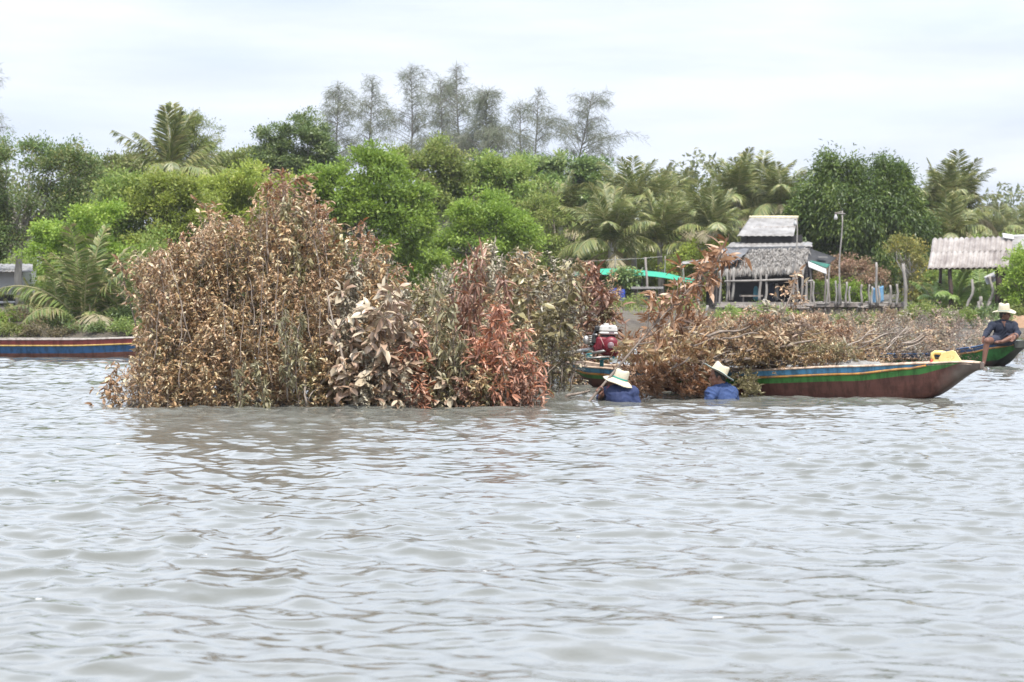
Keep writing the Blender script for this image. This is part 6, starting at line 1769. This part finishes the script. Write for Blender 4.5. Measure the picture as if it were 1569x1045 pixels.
# ---- jetty of rough poles with uprights
def jetty():
    Y = 85.4
    o = at(1310, 480, Y); o.z = gz(o.x, Y)
    e = empty("jetty", o, 0, "rough jetty walkway of grey bundled sticks with many upright posts", "jetty")
    A = lambda px, py, dy=0: at(px, py, Y + dy) - o
    mb = MB(); rg = random.Random(8)
    for i in range(120):
        px = 1234 + 150 * rg.random(); py = 466 + rg.uniform(-3, 5.0)
        ln = rg.uniform(6, 20); dv = rg.uniform(-.8, .6)
        mb.tube([A(px, py, dv), A(px + ln * .5, py + rg.uniform(-.9, .9), dv), A(min(1388, px + ln), py + rg.uniform(-1.5, 1.5), dv)], [rg.uniform(.025, .055), .04, .025], 5)
    mb.build("stick_deck", PALEWOOD, e)
    mb = MB(); bpx(mb, 1236, 464, 1384, 470, Y, 1.4, o); mb.build("deck_core", GREYWOOD, e)
    for (x, t) in [(1235, 431), (1246, 431), (1268, 428), (1281, 430), (1286, 435), (1297, 432), (1302, 439), (1320, 436), (1332, 436), (1336, 439), (1347, 438), (1364, 437), (1375, 435)]:
        pole(e, "post", PALEWOOD, x + rg.uniform(-1, 1), 468, x, t, Y - .75 - .1 * rg.random(), rg.uniform(.045, .065), o)
    pole(e, "tall_post", PALEWOOD, 1344, 468, 1342, 402, Y - .8, .06, o)
    pole(e, "tall_post", PALEWOOD, 1388, 486, 1385, 404, Y - .9, .08, o, .03)
    for (x, b, t) in [(1262, 496, 464), (1268, 494, 470), (1280, 486, 470), (1290, 488, 470), (1300, 489, 470), (1312, 488, 470), (1325, 489, 470), (1330, 490, 470), (1340, 489, 470), (1350, 490, 470), (1358, 490, 470), (1366, 491, 470), (1376, 490, 470), (1246, 490, 470)]:
        pole(e, "stilt", GREYWOOD, x + rg.uniform(-2, 2), b, x, t, Y - .6 + .8 * rg.random(), .05, o, .03)
    mb = MB(); mb.tube([A(1238, 431, -.8), A(1246, 430, -.8)], .05, 6); mb.build("rail", PALEWOOD, e)
jetty()

def light_pole(label, px, top, bot, Y, arm, bx, by):
    o = at(px, bot, Y)
    e = empty("light_pole", o, 0, label, "light pole")
    pole(e, "pole", PALEWOOD, px - 1, bot, px + 1, top, Y, .042, o, .05, .028)
    u = Y / F
    if arm:
        mb = MB(); mb.tube([at(px - 7, top + 4, Y - .05) - o, at(px + 7, top + 4.5, Y - .05) - o], .025, 6); mb.build("crossbar", PALEWOOD, e)
    mb = MB(); c = at(bx, by, Y - .08) - o
    mb.lathe([(.001, -.15), (.05, -.14), (.085, -.08), (.075, -.01), (.045, .06), (.04, .1), (.001, .1)], c, None, 14)
    mb.build("bulb", WHITEP, e)
    mb = MB(); mb.tube([c + Vector((0, 0, .1)), c + Vector((0, 0, .19))], .04, 10); mb.tube([c + Vector((0, 0, .16)), Vector((0, 0, c.z + .22))], .02, 5); mb.build("socket", GREYWOOD, e)
light_pole("thin crooked light pole with crossbar and bulb before the dark drooping tree", 1288, 323, 468, 84.4, True, 1280.5, 332)
light_pole("thin light pole with a bulb rising in front of the thatched roof", 1219, 333, 470, 84.2, False, 1218.5, 341)

# ---- green shade net with poles
def shade_net():
    Y = 88.0
    o = at(960, 470, Y); o.z = gz(o.x, Y)
    e = empty("shade_net", o, 0, "green shade net stretched over thin poles left of the hut", "shade net")
    A = lambda px, py, dy=0: at(px, py, Y + dy) - o
    cols = [(872, 418, 423), (905, 412, 420), (952, 410.5, 421), (990, 415, 422), (1020, 417, 425.5), (1042, 424, 430), (1066, 428, 434)]
    V, q = [], []
    m = 8
    for i, (x, t, b) in enumerate(cols):
        for j in range(m + 1):
            f = j / m
            V.append(A(x, t + (b - t) * f + 1.2 * math.sin(math.pi * f) * (1 if i % 2 else -.6), 2.2 - 3.6 * f))
    for i in range(len(cols) - 1):
        for j in range(m): q.append((i * (m + 1) + j, i * (m + 1) + j + 1, (i + 1) * (m + 1) + j + 1, (i + 1) * (m + 1) + j))
    l = link("net", mesh_np("net", V, q, None, NETM, True), e)
    l.modifiers.new("u", 'SUBSURF').render_levels = 2
    l.modifiers.new("s", 'SOLIDIFY').thickness = .01
    for (x, b, t, dy, r) in [(990, 478, 394, -1.5, .06), (905, 472, 412, -1.2, .04), (942, 470, 392, 2.3, .03), (984, 468, 410, 2, .04), (1042, 470, 424, -1.3, .04), (876, 472, 418, -1, .04), (1018, 470, 392, 2.2, .03)]:
        pole(e, "pole", GREYWOOD, x + 1, b, x, t, Y + dy, r, o, .03)
    mb = MB(); mb.tube([A(895, 401, 2.3), A(940, 398, 2.4), A(985, 396, 2.4), A(1015, 393, 2.3)], .02, 5); mb.build("wire", GREYWOOD, e)
shade_net()

def barrel(label, px, py, Y, w, h, mat, group):
    u = Y / F; o = at(px, py, Y)
    r = w * u / 2; H_ = h * u
    e = empty("plastic_barrel", o, 0, label, "barrel", group)
    mb = MB(); mb.lathe([(.001, 0), (r * .9, 0), (r, .04), (r, H_ * .3), (r * 1.04, H_ * .33), (r, H_ * .36), (r, H_ * .64), (r * 1.04, H_ * .67), (r, H_ * .7), (r, H_ * .95), (r * .85, H_), (.001, H_)], (0, 0, 0), None, 22); mb.build("body", mat, e)
    mb = MB(); mb.lathe([(r * .9, H_ - .005), (r * .95, H_ + .03), (r * .8, H_ + .05), (.001, H_ + .05)], (0, 0, 0), None, 22); mb.build("lid", mat, e)
barrel("blue plastic barrel under the green net beside the papaya trunk", 953, 462, 86, 10, 17, BLUEP, None)
barrel("blue plastic barrel half hidden by the reddish brush", 940, 461, 86.5, 12, 18, BLUEP, None)
barrel("black plastic drum under the pale table top", 990, 467, 86.3, 19, 23, BLACKT, None)
def table():
    Y = 86.8; o = at(990, 468, Y)
    e = empty("work_table", o, 0, "pale topped table on thin dark legs under the green net", "table")
    mb = MB(); bpx(mb, 966, 439.5, 1015, 443, Y - .3, 1.2, o, None, .01); mb.build("table_top", TINW, e)
    for x in (974, 1011):
        for dy in (-.8, .2): pole(e, "leg", DARKBR, x, 468, x, 442, Y + dy, .045, o, .005)
table()
def tiny_hut():
    Y = 93; o = at(803, 470, Y); o.z = gz(o.x, Y)
    e = empty("lookout_hut", o, 0, "tiny distant shelter with flat pale roof above the second brush pile", "shelter")
    sheet("roof", e, TINW, at(791, 386, Y + .7) - o, at(816, 386, Y + .7) - o, at(815, 389, Y - .5) - o, at(790, 389, Y - .5) - o, .02, .2, ny=3)
    mb = MB(); bpx(mb, 794, 389.5, 811, 401, Y + .2, .8, o); mb.build("wall", pmat("blue_grey_wall", [(0.1, 0.14, 0.18), (0.2, 0.25, 0.3)], 3, .8, .1), e)
    for x in (793, 812): pole(e, "post", GREYWOOD, x, 472, x, 389, Y - .3, .06, o, .01)
tiny_hut()
# black lean-to sheets between net and hut
Yl = 88.2; _o = at(1070, 470, Yl); _o.z = gz(_o.x, Yl)
lt = empty("lean_to", _o, 0, "dark lean-to shelter with thin pale sheets left of the thatched hut", "shelter")
sheet("roof_sheet", lt, TINW, at(1045, 401, Yl + .8) - _o, at(1100, 396, Yl + .8) - _o, at(1100, 400, Yl - .3) - _o, at(1044, 405, Yl - .3) - _o, .015, .2, ny=3)
sheet("roof_sheet", lt, TIN, at(1080, 413, Yl) - _o, at(1106, 410, Yl) - _o, at(1106, 413, Yl - .8) - _o, at(1079, 416, Yl - .8) - _o, .015, .2, ny=3)
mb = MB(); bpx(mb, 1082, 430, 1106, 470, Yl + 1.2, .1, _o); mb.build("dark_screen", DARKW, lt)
for x, t in ((1047, 405), (1070, 403), (1098, 400), (1104, 413)): pole(lt, "post", GREYWOOD, x, 472, x, t, Yl - .25, .05, _o, .02)

def stake(label, x0, y0, x1, y1, Y, r, mat=PALEWOOD, name="wooden_stake", cat="stake", wob=.02, forks=()):
    o = at(x0, y0, Y); mb = pole(None, name, mat, x0, y0, x1, y1, Y, r, o, wob)
    for (fx, fy, gx, gy) in forks: mb.tube([at(fx, fy, Y) - o, at((fx + gx) / 2 + 1, (fy + gy) / 2, Y) - o, at(gx, gy, Y) - o], [r * .8, r * .6, r * .4], 6)
    l = link(name, mb.mesh(name, mat)); l.location = o; tag(l, label, cat)
stake("pale stake leaning before the conical bush", 1079, 506, 1084, 468, 72, .06)
stake("short thin stake in the bank above the engine", 963, 508, 962, 480, 68, .035)
stake("pale stake with worn top below the lean-to", 1070, 476, 1071, 452, 80, .06)
stake("crooked pale trunk post left of the young broad palm", 1482, 476, 1492, 428, 81, .07, wob=.06, name="crooked_post", cat="post")
stake("pale forked stem of posts in the middle of the young palms", 1500, 476, 1502, 455, 80.5, .09, wob=.03, name="crooked_post", cat="post", forks=((1500, 462, 1497, 476), (1502, 462, 1506, 474)))
stake("tall bent pale post with a split foot right of the young palms", 1516, 474, 1520, 423, 81, .07, wob=.08, name="crooked_post", cat="post", forks=((1518, 462, 1508, 478),))
stake("short grey stump post at the right end of the jetty", 1397, 480, 1396, 468, 84, .06)

def blue_towel():
    Y = 85.2; V, q = [], []; o = at(1346, 452, Y)
    for j in range(9):
        for i in range(13):
            a, b = i / 12, j / 8
            V.append(at(1337 + a * 17, 440 + b * 24 + 2 * math.sin(a * 5), Y + .12 * math.sin(a * 14 + b)) - o)
    for j in range(8):
        for i in range(12): q.append((j * 13 + i, (j + 1) * 13 + i, (j + 1) * 13 + i + 1, j * 13 + i + 1))
    l = link("hanging_cloth", mesh_np("hanging_cloth", V, q, None, BLUEC, True)); l.location = o; l.modifiers.new("s", 'SOLIDIFY').thickness = .012
    tag(l, "blue cloth hanging behind the jetty posts", "cloth")
blue_towel()

# ---- corrugated shed at the right
def grey_shed():
    Y = 81.0; o = at(1490, 470, Y); o.z = gz(o.x, Y)
    e = empty("open_shed", o, 0, "open shed with old corrugated grey roof on dark posts at the right", "shed")
    A = lambda px, py, dy=0: at(px, py, Y + dy) - o
    r = sheet("roof", e, TIN, A(1425.5, 387.5, 1.1), A(1549, 385.5, 1.1), A(1546, 411, 0), A(1421, 413, 0), .085, .225, ny=6, nx=120, thick=.015)
    r2 = sheet("roof", e, TIN, A(1428.5, 367, 2.2), A(1552, 364, 2.2), A(1549, 387, 1.08) + Vector((0, 0, .03)), A(1425.5, 389, 1.08) + Vector((0, 0, .03)), .085, .225, ny=6, nx=120, thick=.015)
    sheet("rear_roof", e, TINW, A(1548, 363, 2.8), A(1585, 361, 2.8), A(1585, 386, 1.3), A(1548, 388, 1.3), .02, .25, ny=4)
    mb = MB(); mb.tube([A(1545, 363.5, 2.8), A(1590, 361.5, 2.8)], .09, 8); mb.build("ridge_cap", WHITEP, e)
    for (x, b, t, r_, dy) in [(1456, 466, 412, .10, .25), (1529, 456, 409, .14, .25), (1537, 470, 409, .10, .5), (1440, 464, 400, .08, 1.9), (1540, 462, 390, .08, 1.9), (1580, 462, 385, .08, 1.5)]:
        pole(e, "post", DARKBR, x + 1, b + 8, x, t, Y + dy, r_, o, .02)
    mb = MB(); mb.tube([A(1424, 411.5, .12), A(1545, 409.5, .12)], .05, 6); mb.build("beam", DARKBR, e)
    mb = MB(); bpx(mb, 1512, 424, 1540, 428, Y + 3, .5, o); bpx(mb, 1545, 430, 1580, 465, Y + 2.6, .1, o); mb.build("rear_screen", GREYWOOD, e)
    sheet("pale_tarp", e, WHITEP, A(1508, 424, 3), A(1524, 416, 3), A(1526, 430, 2.6), A(1512, 436, 2.6), 0, nx=8, ny=5, sag=.2)
grey_shed()
_Y = 81.2; mb = MB(); c = at(1544.5, 367, _Y + 1.9)
mb.box((0, 0, 0), (17 * _Y / F, .05, 13 * _Y / F), rotM('Y', 9) @ rotM('X', -55), .01)
l = link("white_board", mb.mesh("white_board", WHITEP)); l.location = at(1544.5, 366.5, _Y + 1.75) + Vector((0, 0, .12)); tag(l, "white board lying on top of the grey corrugated roof", "board")

# ---- pale shed behind the trees at the far left
def white_shed():
    Y = 87; o = at(10, 470, Y); o.z = gz(o.x, Y)
    e = empty("white_shed", o, 0, "white walled shed with a small grey roof seen through leaves at the far left", "shed")
    A = lambda px, py, dy=0: at(px, py, Y + dy) - o
    mb = MB(); bpx(mb, -60, 412, 46, 451, Y + 1.5, 2.5, o); mb.build("wall", WHITEP, e)
    sheet("roof", e, TINW, A(-62, 405, 1.5), A(50, 405, 1.5), A(50, 417, -.2), A(-62, 417, -.2), .03, .25, ny=4)
    mb = MB(); bpx(mb, -60, 451.5, 50, 470, Y + 1.6, 2.2, o); mb.build("lower_wall", DARKW, e)
    sheet("lean_roof", e, TIN, A(36, 443, 0), A(54, 441, 0), A(52, 455, -1.2), A(26, 456, -1.2), 0, nx=10, ny=4)
    for x, t in ((30, 456), (51, 455)): pole(e, "post", GREYWOOD, x, 476, x, t, Y - 1.1, .06, o)
    mb = MB(); bpx(mb, -40, 461.5, 26, 465, Y - 2, .7, o, None, .03); mb.build("low_pale_board", WHITEP, e)  # long pale horizontal board, low in front of the shed
white_shed()

def dirt():
    Y = 78; o = at(1562, 503, Y)
    V, q = [], []; rg = np.random.default_rng(2)
    for j in range(12):
        for i in range(20):
            a, b = i / 19 * 2 - 1, j / 11 * 2 - 1
            z = max(0, 1 - a * a) * max(0, 1 - b * b)
            V.append((a * 1.5, b * 1.4, z * .55 - .05 + rg.normal(0, .03)))
    for j in range(11):
        for i in range(19): q.append((j * 20 + i, j * 20 + i + 1, (j + 1) * 20 + i + 1, (j + 1) * 20 + i))
    l = link("dirt_mound", mesh_np("dirt_mound", V, q, None, pmat("orange_dirt", [(0.2, 0.12, 0.07), (0.33, 0.21, 0.13)], 3, .95, .6), True)); l.location = o
    tag(l, "mound of orange brown dirt behind the seated man", "dirt mound")
dirt()
